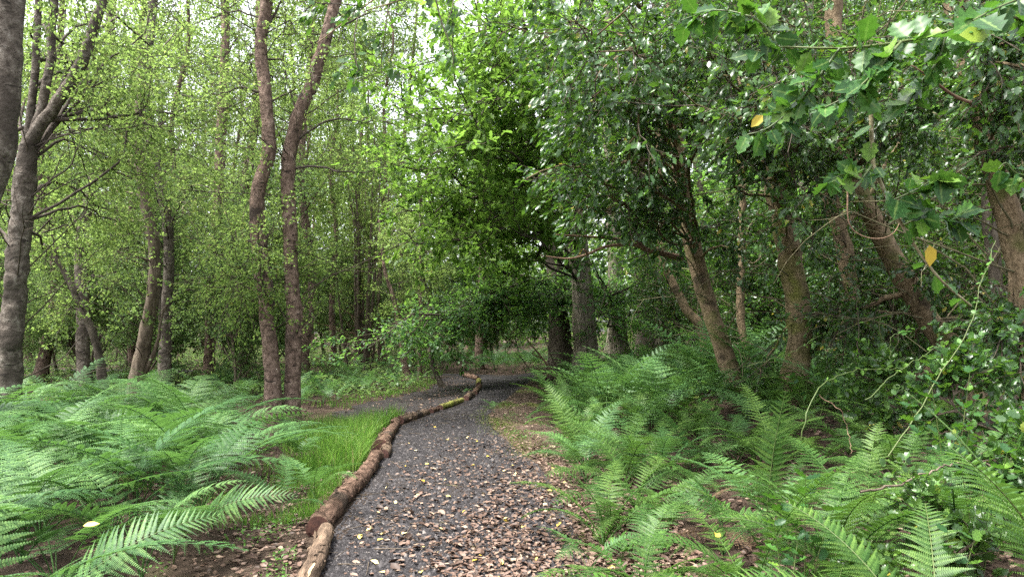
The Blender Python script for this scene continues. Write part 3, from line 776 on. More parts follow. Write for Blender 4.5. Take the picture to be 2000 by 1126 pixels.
# coppiced clump
def coppice():
    r = np.random.default_rng(30)
    c = at(702, 722, 24.5); c[2] = float(gz(c[0], c[1])) - .05
    t = thing('coppiced_tree', 'clump of many thin upright brown stems rising from one stool', 'tree', c)
    ends = []
    for i in range(15):
        a = r.uniform(0, 6.28); q = r.uniform(.1, .45)
        p0 = c + [math.cos(a) * q, math.sin(a) * q, 0]
        lean = np.array([math.cos(a), math.sin(a), 0]) * r.uniform(.1, .9)
        h = r.uniform(5, 9)
        pts = np.array([p0, p0 + lean * .3 + [0, 0, h * .3], p0 + lean * .6 + [0, 0, h * .65], p0 + lean + [r.normal(0, .2), r.normal(0, .2), h]])
        trunk_part(t, c, pts, r.uniform(.045, .075), .02, 'brown_bark', r, 20, 8, .03, 0, 'stem')
        ends.append((pts, .02, .01))
    P = np.stack([resample(e[0], 12) for e in ends])
    P2, _ = spawn(r, P, 7, (.35, 1), (25, 55), (.6, 1.4), 5, .1, .12)
    P3, _ = spawn(r, P2, 5, (.2, 1), (25, 60), (.3, .7), 4, -.1, .12)
    V, F = join([tubes(P2, taper(len(P2), 5, .01, .004), 4), tubes(P3, taper(len(P3), 4, .004, .002), 3)])
    part('twigs', mesh('twigs', V - c, F, M['brown_bark'], True), t, 'stuff')
    V, F = leaves(r, P3, 12, (.06, .1), 'rhomb', droop=.3)
    part('foliage', mesh('foliage', V - c, F, M['birch_leaf']), t, 'stuff')
    # dead lower twigs
    P4, _ = spawn(r, P, 5, (.03, .3), (40, 80), (.5, 1.3), 5, -.1, .15)
    V, F = tubes(P4, taper(len(P4), 5, .012, .004), 4)
    part('dead_twigs', mesh('dead_twigs', V - c, F, M['red_twig'], True), t, 'stuff')
coppice()

# oaks and the beech bough in the middle
OAK = dict(level2=dict(per=7, tr=(.5, 1), ang=(30, 65), L=(.7, 1.7), k=6, bend=.1, wob=.2, flat=.5),
           fol=dict(twigs=dict(per=6, tr=(.2, 1), ang=(30, 65), L=(.3, .7), k=4, bend=.05, wob=.15, flat=.5), direct=8,
                    leaves=dict(per=8, size=(.11, .18), shape='oak', droop=.15, up=2.0, spread=.9), dtr=(.6, 1), r2=.011, r3=.004))
hero('oak_tree', 'tall grey-barked oak beside the path bend, its boughs reaching left', 'tree',
     [(1148, 725), (1142, 640), (1136, 560), (1130, 480), (1128, 400), (1134, 300), (1140, 150)], 21, .36, .2, 'oak_bark',
     [(740, 60, 1060, 340, 11, 16, 20), (720, 170, 900, 430, 12, 16, 8), (880, 330, 1120, 470, 13, 17, 5), (830, 400, 1000, 540, 16, 20, 4), (800, 330, 1100, 420, 17, 21, 4), (860, -40, 1150, 160, 10, 15, 14)],
     [([(1130, 340, 20.5), (1092, 375, 19), (1052, 392, 18), (1020, 405, 17), (980, 416, 16), (930, 430, 15), (893, 442, 14.5)], .10, .02),
      ([(1022, 405, 17), (1000, 380, 16.7), (966, 374, 16.3), (935, 386, 16), (878, 382, 15.5), (858, 376, 15)], .05, .012),
      ([(1200, 412, 21), (1125, 425, 19), (1075, 448, 18), (1040, 465, 17.5), (1005, 480, 17)], .08, .015),
      ([(1060, 463, 20), (985, 460, 18), (940, 458, 17), (905, 463, 16), (872, 467, 15.5), (856, 484, 15), (812, 481, 14.5)], .10, .02),
      ([(1128, 420, 21), (1080, 397, 19.5), (1052, 370, 18.5), (990, 345, 17), (920, 335, 16)], .16, .04),
      ([(1010, 60, 13), (985, 35, 12.5), (1050, 95, 13.5), (1120, 200, 18)][::-1], .09, .03),
      ([(1075, 470, 20.5), (1040, 425, 19), (1005, 415, 17.5)], .1, .03)],
     OAK, 'oak_leaf', 40, boughm='dark_bark', br=(.05, .01), top=(0, 0, 4), sag=.08)
hero('oak_tree', 'dark-trunked oak just left of the tall grey oak', 'tree',
     [(1096, 725), (1092, 640), (1088, 570), (1078, 490), (1055, 420), (1040, 320)], 23, .34, .18, 'dark_bark',
     [(860, 400, 1120, 570, 20, 26, 5), (980, 250, 1120, 400, 17, 21, 3)],
     [([(1085, 556, 23), (1035, 546, 21), (1008, 540, 20.5), (985, 530, 20), (962, 512, 19.5), (942, 480, 19)], .12, .03),
      ([(1010, 541, 20.5), (1004, 558, 20), (985, 563, 19.5), (968, 560, 19)], .06, .015),
      ([(1040, 545, 21), (1000, 560, 19.5), (970, 580, 18.5)], .06, .02)],
     OAK, 'oak_leaf', 41, boughm='dark_bark', br=(.05, .01), top=(-.5, 0, 4), sag=.05)
BEECH = dict(level2=dict(per=9, tr=(.15, 1), ang=(40, 70), L=(.6, 1.5), k=5, bend=-.12, wob=.1, flat=.25),
             fol=dict(twigs=dict(per=7, tr=(.1, 1), ang=(35, 60), L=(.3, .6), k=4, bend=-.12, wob=.08, flat=.3), direct=10,
                      leaves=dict(per=9, size=(.07, .11), shape='rhomb', droop=.25, up=2.6, spread=.8), r2=.008, r3=.003))
hero('beech_tree', 'beech behind the oaks spreading low tiered sprays left over the path', 'tree',
     [(1210, 700), (1206, 600), (1200, 500), (1196, 380), (1190, 200)], 25, .3, .18, 'oak_bark',
     [(900, 560, 1080, 640, 18, 23, 7), (1020, 540, 1250, 640, 20, 25, 7), (1150, 640, 1480, 690, 15, 20, 11)],
     fuzz([([(1200, 560, 25), (1080, 580, 22), (960, 590, 19), (860, 608, 17), (790, 632, 16), (735, 668, 15.5)], .09, .012),
      ([(1200, 580, 25), (1060, 600, 22), (950, 612, 19), (870, 622, 17.5), (810, 650, 16.5)], .07, .012),
      ([(1080, 580, 22), (1000, 570, 20), (920, 590, 18), (840, 640, 17)], .05, .01)], 5),
     BEECH, 'beech_leaf', 42, boughm='dark_bark', br=(.04, .008), top=(0, 0, 4), sag=.1)
hero('oak_tree', 'dark oak trunk in shade right of the beech', 'tree', [(1264, 690), (1260, 600), (1252, 520), (1245, 430), (1250, 280)], 26, .32, .2, 'dark_bark',
     [(1120, 100, 1500, 560, 23, 30, 12)], [], OAK, 'oak_leaf', 43, br=(.05, .01), top=(0, 0, 5), sag=.05)

# hollies on the right
HOLLY = dict(level2=dict(per=9, tr=(.25, 1), ang=(25, 55), L=(.35, .9), k=6, bend=-.35, wob=.16),
             fol=dict(twigs=dict(per=5, tr=(.15, 1), ang=(25, 55), L=(.15, .4), k=4, bend=-.3, wob=.15), direct=8,
                      leaves=dict(per=7, size=(.06, .10), shape='holly', droop=.5, up=.6, spread=.75, jit=.015, bias=(-.4, -.1, 0)), r2=.006, r3=.0028))
hx, hP = hero('holly_tree', 'leaning holly with smooth tan trunk, nearest of the trunks to the path', 'tree',
     [(1450, 785), (1420, 705), (1385, 600), (1362, 520), (1346, 440), (1328, 340), (1316, 220), (1312, 80)], 10.5, .145, .08, 'holly_bark',
     [(1020, 60, 1330, 330, 5.2, 8.5, 20), (1000, -60, 1400, 60, 5, 8, 10), (1080, 330, 1300, 410, 7, 9.5, 7), (1250, 380, 1500, 520, 8.5, 11, 4)],
     [([(1310, 180, 9), (1280, 120, 8), (1230, 95, 6.6), (1150, 160, 6.2)], .03, .008), ([(1313, 60, 10.3), (1120, -70, 7.5), (930, -50, 5.8), (790, 0, 5), (715, 30, 4.7), (668, 75, 4.6)], .025, .004),
      ([(1313, 60, 10.3), (1120, -70, 7.5), (930, -50, 5.8), (830, -30, 5.2), (770, 10, 4.9), (745, 60, 4.8)], .02, .004)],
     HOLLY, 'holly_leaf', 50, dead=26, br=(.022, .006), top=(0, 0, 3), flare=.35, sag=.1)
# its dead branch
Pd = px_line([(1330, 505, 10.3), (1298, 496, 9.8), (1262, 487, 9.2), (1238, 478, 8.9), (1185, 481, 8.6), (1145, 497, 8.4), (1110, 505, 8.3), (1066, 500, 8.2)])
V, F = join([tubes(resample(Pd, 26), taper(1, 26, .05, .008)[0], 9, .08, rng), tubes(px_line([(1148, 497, 8.4), (1143, 489, 8.35), (1139, 487, 8.3)]), np.array([.016, .012, .01]), 6, 0, None, 0, True),
             tubes(px_line([(1262, 487, 9.2), (1235, 462, 9.0), (1228, 452, 8.9)]), np.array([.03, .02, .008]), 6),
             tubes(px_line([(1235, 470, 9.2), (1170, 463, 8.9), (1085, 458, 8.6)]), np.array([.02, .016, .006]), 6)])
part('branch', mesh('branch', V - np.array(hx.location), F, M['red_twig'], True), hx, None, None, 'bare dead branch pointing left over the path')
hero('holly_tree', 'thick mossy-footed holly trunk standing upright in the centre right', 'tree',
     [(1548, 800), (1552, 740), (1560, 660), (1552, 560), (1532, 450), (1512, 340), (1492, 200), (1480, 40)], 9.6, .175, .11, 'moss_bark',
     [(1330, 20, 1560, 240, 4.6, 7.5, 16), (1350, -80, 2000, 300, 9, 13, 16), (1380, 240, 1620, 400, 6, 9, 6), (1450, 600, 1640, 740, 8, 9.8, 3), (1350, -60, 1700, 40, 5, 9, 8)],
     [([(1560, 700), (1590, 690), (1630, 640), (1660, 600)], .06, .02)],
     HOLLY, 'holly_leaf', 51, dead=34, br=(.02, .005), top=(0, 0, 3), flare=.7, sag=.1)
hero('holly_tree', 'shaded holly with crooked dark trunk right of the mossy one', 'tree',
     [(1600, 750), (1625, 690), (1660, 610), (1650, 500), (1625, 400), (1590, 300), (1560, 200), (1545, 60)], 11.5, .15, .085, 'holly_bark',
     [(1560, 40, 1760, 300, 7, 11, 12), (1580, 300, 1720, 640, 10, 13, 4)], [([(1640, 450), (1700, 380), (1740, 300), (1800, 240)], .05, .02)],
     HOLLY, 'holly_leaf', 52, dead=50, br=(.02, .005), top=(0, 0, 3), flare=.4)
hero('holly_tree', 'big leaning holly on the right with a low broken limb at its foot', 'tree',
     [(1905, 780), (1860, 700), (1800, 600), (1745, 510), (1700, 420), (1660, 330), (1640, 200), (1630, 60)], 8.6, .15, .085, 'holly_bark',
     [(1650, 60, 1850, 300, 6, 8.6, 10), (1600, 480, 1820, 700, 7.5, 9.5, 3), (1780, 560, 2040, 760, 7, 9, 3)],
     [([(1880, 740), (1830, 720), (1780, 735), (1710, 775)], .07, .05), ([(1780, 570), (1740, 580), (1690, 600), (1640, 640)], .04, .015)],
     HOLLY, 'holly_leaf', 53, dead=60, br=(.02, .005), top=(0, 0, 3), flare=.4)
hero('holly_tree', 'dark holly trunk leaning in from the right edge', 'tree',
     [(2040, 800), (2010, 640), (1985, 480), (1945, 330), (1905, 180), (1880, 60), (1860, -60)], 6.4, .12, .075, 'holly_bark',
     [(1830, -40, 2060, 160, 4.6, 6.6, 10), (1850, 160, 2060, 460, 5.4, 7.4, 5), (1880, 640, 2080, 800, 4.6, 6.2, 3)], [([(1985, 480), (1975, 560), (1980, 680)], .03, .02)],
     HOLLY, 'holly_leaf', 54, dead=40, br=(.018, .005), top=(-.3, 0, 3), flare=.35)
hero('holly_tree', 'slim straight holly stem against the bright leaves between leaning and mossy trunks', 'tree',
     [(1480, 770), (1462, 700), (1448, 640), (1446, 560), (1450, 470), (1448, 300)], 12, .075, .05, 'holly_bark', [(1380, 380, 1520, 640, 11.5, 14, 4)], [], HOLLY, 'holly_leaf', 55, dead=14, br=(.014, .004), top=(0, 0, 2))
hero('holly_tree', 'thin pale crooked stem leaning left of the tan holly trunk', 'tree',
     [(1385, 690), (1372, 650), (1345, 610), (1318, 560), (1295, 510), (1288, 440)], 13.5, .10, .06, 'holly_bark', [(1220, 380, 1400, 520, 11, 14, 5)], [], HOLLY, 'holly_leaf', 56, dead=10, br=(.014, .004), top=(0, 0, 2))
hero('holly_tree', 'slender dark holly stem near the right edge behind the leaning trunks', 'tree',
     [(1960, 760), (1950, 600), (1935, 450), (1930, 300), (1935, 100)], 9.5, .10, .06, 'dark_bark', [(1840, 200, 2060, 640, 9, 11.5, 6)], [], HOLLY, 'holly_leaf', 57, dead=44, br=(.014, .004), top=(0, 0, 2))

# ------------------------------------------------------------------ woodland behind: copies of a few full trees
def full_tree(name, cat, seed, H, r0, barkm, leafm, style, nb, span, blen, ang, leafshape=None, bend=.25):
    r = np.random.default_rng(seed)
    root = thing(name, '', cat)
    pts = np.array([[0, 0, -.1]] + [[r.normal(0, .12 + .02 * i), r.normal(0, .12 + .02 * i), H * i / 6] for i in range(1, 7)])
    P = resample(pts, 30)
    V, F = tubes(P, taper(1, 30, r0, r0 * .15, .9)[0], 9, .05, r, .5)
    part('trunk', mesh('trunk', V, F, M[barkm], True), root)
    P1, t = spawn(r, P[None], nb, span, ang, blen, 8, bend, .1, 1, .5)
    boughs = [(p, .035 * (1.1 - tt), .006) for p, tt in zip(P1, t)]
    tree_parts(root, (0, 0, 0), boughs, style['level2'], style['fol'], r, 'brown_bark', 'twig', leafm, False)
    return root
BG_BIRCH = dict(level2=dict(per=5, tr=(.2, 1), ang=(30, 60), L=(.6, 1.4), k=4, bend=-.1, wob=.15),
                fol=dict(twigs=dict(per=5, tr=(.15, 1), ang=(25, 60), L=(.4, .9), k=3, bend=-.4, wob=.12), direct=4,
                         leaves=dict(per=15, size=(.065, .115), shape='rhomb', droop=.5, up=.8, jit=.08), r2=.01, r3=.004))
BG_SHRUB = dict(level2=dict(per=5, tr=(.2, 1), ang=(30, 60), L=(.4, 1.0), k=4, bend=.1, wob=.2),
                fol=dict(twigs=dict(per=5, tr=(.15, 1), ang=(25, 60), L=(.3, .6), k=3, bend=0, wob=.15), direct=5,
                         leaves=dict(per=15, size=(.055, .095), shape='rhomb', droop=.3, up=1., jit=.06), r2=.008, r3=.004))
BG_BEECH = dict(level2=dict(per=6, tr=(.15, 1), ang=(35, 65), L=(.7, 1.7), k=4, bend=0, wob=.12, flat=.4),
                fol=dict(twigs=dict(per=5, tr=(.1, 1), ang=(30, 60), L=(.4, .8), k=3, bend=-.1, wob=.1, flat=.4), direct=6,
                         leaves=dict(per=22, size=(.08, .135), shape='rhomb', droop=.2, up=2., jit=.06), r2=.01, r3=.004))
birches = [full_tree('birch_tree', 'tree', 100 + i, 15 + i, .13 + .015 * i, 'birch_bark', 'birch_leaf', BG_BIRCH, 26, (.2, .98), (2.0, 3.6), (35, 65)) for i in range(4)]
shrubs = [full_tree('understory_tree', 'small tree', 120 + i, 4.5 + i * .8, .05, 'brown_bark', 'shrub_leaf', BG_SHRUB, 22, (.08, .98), (1.0, 2.2), (30, 60)) for i in range(3)]
beeches = [full_tree('beech_tree', 'tree', 140 + i, 15 + 2 * i, .26, 'oak_bark', 'beech_leaf' if i == 0 else 'oak_leaf', BG_BEECH, 34, (.1, .98), (2.6, 5.0), (50, 80), bend=.1) for i in range(2)]
def place_set(protos, spots, word, group, where):
    """spots: list of (x, y, scale); labelled by rank (distance) and place from the left"""
    spots = sorted(spots, key=lambda s: s[1])
    used = set()
    ranks = [spots[i:i + 8] for i in range(0, len(spots), 8)]
    i = 0
    for ri, rank in enumerate(ranks):
        for ci, (x, y, sc, pi) in enumerate(sorted(rank, key=lambda s: s[0] / s[1])):
            p = protos[pi % len(protos)]
            o = p if id(p) not in used else copy_tree(p)
            used.add(id(p))
            o.location = (x, y, float(gz(x, y)) - .05); o.rotation_euler = (0, 0, random.uniform(0, 6.28)); o.scale = (sc, sc, sc)
            o['group'] = group
            o['label'] = '%s %s, %s rank back, %s from left' % (word[pi % len(word)], where, ORD[ri], ORD[ci])
            i += 1
random.seed(4)
def free(x, y, m=.9):
    if path_l(y) - m < x < path_r(y) + m: return False
    # keep the clearing and the fern banks open
    return True
sp = [((px - 1000) / FPX * y, y, sc, i) for i, (px, y, sc) in enumerate([(655, 28, 1.05), (700, 31, 1.1), (748, 29.5, 1.), (790, 32, 1.1), (720, 37, 1.15)])]
tries = 0
while len(sp) < 48 and tries < 5000:
    tries += 1
    y = random.uniform(19, 56); px = random.uniform(-150, 960 if y > 25 else 640)
    x = (px - 1000) / FPX * y
    if not free(x, y, 1.5): continue
    if any((x - a) ** 2 + (y - b) ** 2 < (1.7 if y < 30 else 2.4) ** 2 for a, b, _, _ in sp): continue
    sp.append((x, y, random.uniform(.85, 1.15), random.randrange(4)))
place_set(birches, sp, ['slender pale birch', 'straight tall birch', 'leafy birch', 'fuller tall birch'], 'birches in the wood behind the clearing', 'in the left woodland')
sp = []; tries = 0
while len(sp) < 56 and tries < 5000:
    tries += 1
    y = random.uniform(16.5, 42); px = random.uniform(-120, 1000 if y > 31 else 830 if y > 24 else 540)
    x = (px - 1000) / FPX * y
    if not free(x, y, 1.6) or (620 < px < 780 and y < 27): continue
    if any((x - a) ** 2 + (y - b) ** 2 < 1.5 ** 2 for a, b, _, _ in sp): continue
    sp.append((x, y, random.uniform(.7, 1.1), random.randrange(3)))
place_set(shrubs, sp, ['low bushy young tree', 'mid height leafy young tree', 'taller leafy young tree'], 'understory trees in the left wood', 'under the left birches')
sp = []; tries = 0
while len(sp) < 36 and tries < 5000:
    tries += 1
    y = random.uniform(15.5, 48); px = random.uniform(1100 if y > 29 else 1180 if y > 20 else 1560, 2250)
    x = (px - 1000) / FPX * y
    if not free(x, y, 2): continue
    if any((x - a) ** 2 + (y - b) ** 2 < 3.0 ** 2 for a, b, _, _ in sp): continue
    sp.append((x, y, random.uniform(.85, 1.15), random.randrange(2)))
place_set(beeches, sp, ['deep green beech', 'brighter green spreading beech'], 'beeches in the wood on the right', 'in the right woodland')

bushes = [full_tree('understory_tree', 'small tree', 160 + i, 4.0 + i, .05, 'dark_bark', ('oak_leaf', 'beech_leaf')[i], BG_SHRUB, 24, (.04, .98), (1.0, 2.2), (35, 65)) for i in range(2)]
sp = []; tries = 0
while len(sp) < 36 and tries < 5000:
    tries += 1
    y = random.uniform(17, 44); px = random.uniform(870 if y > 40 else 1280, 2200)
    x = (px - 1000) / FPX * y
    if not free(x, y, 1.5): continue
    if any((x - a) ** 2 + (y - b) ** 2 < 1.6 ** 2 for a, b, _, _ in sp): continue
    sp.append((x, y, random.uniform(.7, 1.15), random.randrange(2)))
place_set(bushes, sp, ['bright green bushy young tree', 'dark leaved bushy young tree'], 'understory trees in the right wood', 'behind the hollies')

yew = full_tree('evergreen_bush', 'bush', 190, 4.2, .07, 'dark_bark', 'holly_leaf', BG_SHRUB, 26, (.03, .98), (1.0, 2.2), (35, 70))
for i, (px, y, sc, lb) in enumerate([(905, 33, 1., 'dark evergreen bush in the shade past the path bend, left one'), (965, 35, 1.1, 'dark evergreen bush straight beyond the end of the path')]):
    o = yew if i == 0 else copy_tree(yew)
    x = (px - 1000) / FPX * y
    o.location = (x, y, float(gz(x, y)) - .05); o.rotation_euler = (0, 0, i * 2.); o.scale = (sc,) * 3; o['label'] = lb; o['group'] = 'dark evergreen bushes beyond the bend'

for i, (px, y, sc) in enumerate([(1330, 17, .75), (1480, 15.5, .8), (1570, 13.5, .7), (1650, 15, .95), (1740, 13, .85), (1830, 14.5, 1.05), (1930, 12.5, .95), (2020, 11.5, 1.), (1700, 18, 1.2), (1880, 18, 1.25), (2080, 15, 1.3)]):
    o = copy_tree(yew); x = (px - 1000) / FPX * y
    o.location = (x, y, float(gz(x, y)) - .05); o.rotation_euler = (0, 0, i * 1.7); o.scale = (sc,) * 3
    o['label'] = 'dark glossy evergreen bush in the shade behind the hollies, %s from left' % ORD[i]; o['group'] = 'dark evergreen bushes behind the hollies'

# the far wood, one mass
def far_wood():
    r = np.random.default_rng(77)
    n = 90000
    px = r.uniform(-500, 2500, n); y = r.uniform(54, 72, n); x = (px - 1000) / FPX * y
    h = 16 + 3 * np.sin(x * .35) + 2 * np.sin(x * .9 + 1)
    z = r.beta(1.1, 1.2, n) * h
    pos = np.stack([x, y, z], -1)
    V, F = leaves_at(r, pos, r.normal(0, 1, (n, 3)), r.normal(0, .6, (n, 3)) + [0, 0, .8], r.uniform(.3, .6, n), 'rhomb')
    part('far_wood', mesh('far_wood', V, F, M['birch_leaf']), None, 'stuff')
far_wood()

# ------------------------------------------------------------------ ferns
def frond_curve(length, e0, e1, n, p=1.0):
    """rachis in the xz plane: elevation angle runs from e0 to e1"""
    t = np.linspace(0, 1, n); e = np.radians(e0 + (e1 - e0) * t ** p)
    d = np.stack([np.cos(e), np.zeros(n), np.sin(e)], -1) * (length / (n - 1))
    P = np.vstack([[0, 0, 0], np.cumsum(d[:-1], 0)])
    return P, norm(d)
def pinna_geo(L, n, wid, r, droop=.25, tooth=.5, lod=1, curve=.0):
    """one pinna along +x, pinnules to both sides (y), up is z"""
    n = max(3, int(n / lod))
    s_ = (np.arange(n) + .6) / (n + .6)
    x = s_ * L; z = -droop * L * s_ ** 2; yc = curve * L * s_ ** 2
    prof = np.minimum(1, (1 - s_) * 1.15 + .10) * np.where(s_ < .08, .8, 1)
    w = wid * prof * r.uniform(.92, 1.08, n)
    h = L / n * .42 * np.minimum(1.0, .55 + prof)
    Vs, Fs, o = [], [], 0
    for sgn in (1, -1):
        cx, cy, cz = x, yc, z
        lean = .28
        dx, dy = lean * w, sgn * w * .96
        dz = -.12 * w
        v = np.stack([np.stack([cx - h, cy, cz], -1), np.stack([cx + h, cy, cz], -1),
                      np.stack([cx + dx + h * .62, cy + dy * .72, cz + dz * .6 + .06 * w], -1), np.stack([cx + dx + h * .1, cy + dy, cz + dz], -1), np.stack([cx + dx * .7 - h * .78, cy + dy * .68, cz + dz * .6 + .04 * w], -1)], 1)
        q = (np.arange(n) * 5)[:, None, None] + np.array([[0, 1, 2], [0, 2, 4], [4, 2, 3]])[None]
        if sgn < 0: q = q[..., ::-1]
        Vs.append(v.reshape(-1, 3)); Fs.append(q.reshape(-1, 3) + o); o += n * 5
    # rachilla
    P = np.stack([np.linspace(0, L, 5), curve * L * np.linspace(0, 1, 5) ** 2, -droop * L * np.linspace(0, 1, 5) ** 2 + .001], -1)
    tv, tf = tubes(P, np.linspace(.0016, .0004, 5), 3)
    Vs.append(tv); Fs = [np.concatenate(Fs), tf[0] + o]
    return np.concatenate(Vs), Fs
def frond_frames(length, blade, e0, e1, pairs, shape, maxw, r, p=1.0):
    """positions and frames for the pinnae: list of (matrix 3x3, origin, length)"""
    n = 60
    P, T = frond_curve(length, e0, e1, n, p)
    # slight sideways sway
    sway = r.normal(0, .05) * length
    P = P.copy(); P[:, 1] += sway * np.linspace(0, 1, n) ** 2
    T = norm(np.gradient(P, axis=0))
    out = []
    for i in range(pairs):
        s = (i + .5) / pairs
        t = (1 - blade) + blade * (s ** .9)
        f = t * (n - 1); j = min(int(f), n - 2); w = f - j
        o = P[j] * (1 - w) + P[j + 1] * w; tan = T[j]
        if shape == 'bracken': ln = maxw * (1 - s ** 1.5) ** .9 * (1.0 if s > .1 else .85) + .014
        else: ln = maxw * (math.sin(PI * min(1, (s * .86 + .13))) ** .7) * (1 - .25 * s) + .008
        for sg in (1, -1):
            side = np.array([0, sg, 0.]); nrm = norm(np.cross(tan, side) * sg)
            a = math.radians((72 if shape == 'bracken' else 78) - 25 * s + r.normal(0, 3))
            d = norm(tan * math.cos(a) + side * math.sin(a) + nrm * .12)
            nn = norm(nrm - (nrm * d).sum() * d)
            if nn[2] < 0 and nrm[2] > 0: nn = -nn
            yv = np.cross(nn, d)
            out.append((np.stack([d, yv, nn], 1), o, ln * r.uniform(.93, 1.05), sg, s))
    return P, out
FSPEC = dict(bracken=dict(maxw=.27, pairs=17, blade=.66, length=1.45, e0=82, e1=-12, pn=18, pw=.031),
             male=dict(maxw=.14, pairs=24, blade=.84, length=.85, e0=74, e1=-25, pn=15, pw=.0155))
def frond_mesh(kind, seed, lod=1, mat=None, **kw):
    r = np.random.default_rng(seed); c = dict(FSPEC[kind]); c.update(kw)
    P, fr = frond_frames(c['length'], c['blade'], c['e0'], c['e1'], max(8, int(c['pairs'] / (1 if lod < 3 else 1.4))), kind, c['maxw'], r, c.get('p', 1.))
    bits = [tubes(resample(P, 14), np.linspace(.006, .0012, 14), 4)]
    for R, o, ln, sg, s in fr:
        if r.uniform() < .035: continue
        ln *= r.choice([1, 1, 1, 1, .8])
        n = max(4, c['pn'] * ln / c['maxw'])
        V, F = pinna_geo(ln, n, c['pw'] * (ln / c['maxw']) ** .6, r, .18 + r.uniform(0, .2), lod=lod)
        bits.append((V @ R.T + o, F))
    V, F = join(bits)
    return mesh('frond', V, F, M[mat or ('bracken' if kind == 'bracken' else 'male_fern')])
FR = {}
for i in range(5):
    FR['bracken', i] = frond_mesh('bracken', 200 + i, 1, None, e0=84 - 4 * i, e1=-26 + 7 * i, length=1.3 + .07 * i, p=1.1 - .1 * i)
    FR['male', i] = frond_mesh('male', 220 + i, 1, e0=80 - 5 * i, e1=-35 + 10 * i, length=.75 + .05 * i)
for i in range(4):
    FR['bracken_far', i] = frond_mesh('bracken', 240 + i, 3, e0=84 - 4 * i, e1=-18 + 9 * i, length=1.3 + .07 * i)
    FR['male_far', i] = frond_mesh('male', 250 + i, 2.5, e0=78 - 6 * i, e1=-30 + 12 * i, length=.8)
M['dead_frond'] = litter_mat('dead_frond', [(0, (.06, .038, .022)), (1, (.12, .082, .05))], .8, .1)
DEADF = [frond_mesh('male', 270 + i, 2, 'dead_frond', e0=40, e1=-50) for i in range(2)]
FERNS = []
def fern(x, y, kind, n, sc, az=None, spread=PI, tilt=.12, group=None, z=None):
    t = thing('fern', '', 'fern', (x, y, float(gz(x, y)) if z is None else z), group)
    a0 = random.uniform(0, 6.28)
    nm = 5 if (kind, 4) in FR else 4
    for i in range(n):
        a = (a0 + i * 2 * PI / n + random.gauss(0, .25)) if az is None else az + random.uniform(-spread, spread)
        f = part('frond', FR[kind, random.randrange(nm)] if random.random() > .045 else DEADF[random.randrange(2)], t)
        f.rotation_euler = (random.gauss(0, .18), random.gauss(0, tilt), a)
        q = sc * random.uniform(.8, 1.15); f.scale = (q, q, q)
    FERNS.append((t, x, y, kind))
    return t
def label_ferns(lst, word, where, group, per_row):
    lst = sorted(lst, key=lambda f: f[2])
    for ri in range(0, len(lst), per_row):
        row = sorted(lst[ri:ri + per_row], key=lambda f: f[1] / f[2])
        for ci, (t, x, y, k) in enumerate(row):
            t['label'] = '%s %s, %s row back, %s from left' % (word, where, ORD[ri // per_row], ORD[ci])
            t['group'] = group
    FERNS.clear()
random.seed(11)
# left bank of bracken
for _ in range(3000):
    if len(FERNS) >= 84: break
    y = 3.3 + random.random() * 6.9
    px = random.uniform(-180, 640)
    x = (px - 1000) / FPX * y
    lim = float(np.interp(y, [3.3, 4, 5, 6, 7, 9, 11], [-2.35, -2.45, -2.4, -2.65, -2.95, -3.6, -4.3]))
    if x > lim or (y > 7.8 and px > 400): continue
    if any((x - f[1]) ** 2 + (y - f[2]) ** 2 < .48 ** 2 for f in FERNS): continue
    fern(x, y, 'bracken', random.randint(6, 8), random.uniform(.82, 1.2))
label_ferns(FERNS, 'tall arching bracken', 'on the left bank', 'bracken on the left bank', 10)
# bracken behind, around the pair of birches and beyond the grass
for _ in range(3000):
    if len(FERNS) >= 64: break
    y = random.uniform(10, 23); px = random.uniform(-60, 880)
    x = (px - 1000) / FPX * y
    if x > (m0.max() if y > 24 else float(np.interp(y, ym, m0))) - .3: continue
    if y < 14 and px > 590 or y < 11.8 and px > 470: continue
    if any((x - f[1]) ** 2 + (y - f[2]) ** 2 < .6 ** 2 for f in FERNS): continue
    fern(x, y, 'bracken_far', random.randint(5, 7), random.uniform(.5, .85))
_n = len(FERNS)
for _ in range(3000):
    if len(FERNS) >= _n + 22: break
    y = random.uniform(14, 20.5); px = random.uniform(585, 850); x = (px - 1000) / FPX * y
    if x > float(np.interp(y, ym, m0)) - .25: continue
    if any((x - f[1]) ** 2 + (y - f[2]) ** 2 < .45 ** 2 for f in FERNS): continue
    fern(x, y, 'bracken_far', random.randint(5, 7), random.uniform(.4, .65))
label_ferns(FERNS, 'bracken', 'under the left trees behind the grass', 'bracken under the left trees', 11)
# the fern bank on the right
for _ in range(3000):
    if len(FERNS) >= 112: break
    y = random.uniform(3.6, 14)
    x = float(np.interp(y, [4, 6, 8, 10, 12, 15], [.62, .66, .72, .72, .72, .9])) + random.random() ** 1.3 * (1.2 + y * .32)
    if x > 5.2: continue
    if any((x - f[1]) ** 2 + (y - f[2]) ** 2 < .33 ** 2 for f in FERNS): continue
    if y < 4.4 and x < .74: continue
    kind = ('bracken' if random.random() < .3 else 'male') if y < 8.5 else ('bracken_far' if random.random() < .4 else 'male_far')
    fern(x, y, kind, random.randint(6, 9), random.uniform(.75, 1.1) * (.72 if 'bracken' in kind else 1.05 if y < 9 else 1.25), tilt=.22)
label_ferns(FERNS, 'green feathery fern', 'on the right bank', 'ferns on the right bank', 12)
for _ in range(3000):
    if len(FERNS) >= 20: break
    y = random.uniform(9.8, 14.5); x = random.uniform(1.25, 4.6)
    if any((x - f[1]) ** 2 + (y - f[2]) ** 2 < .6 ** 2 for f in FERNS): continue
    fern(x, y, 'bracken_far', 7, random.uniform(.9, 1.2))
label_ferns(FERNS, 'tall bracken', 'massed behind the right bank', 'bracken at the back of the right bank', 7)
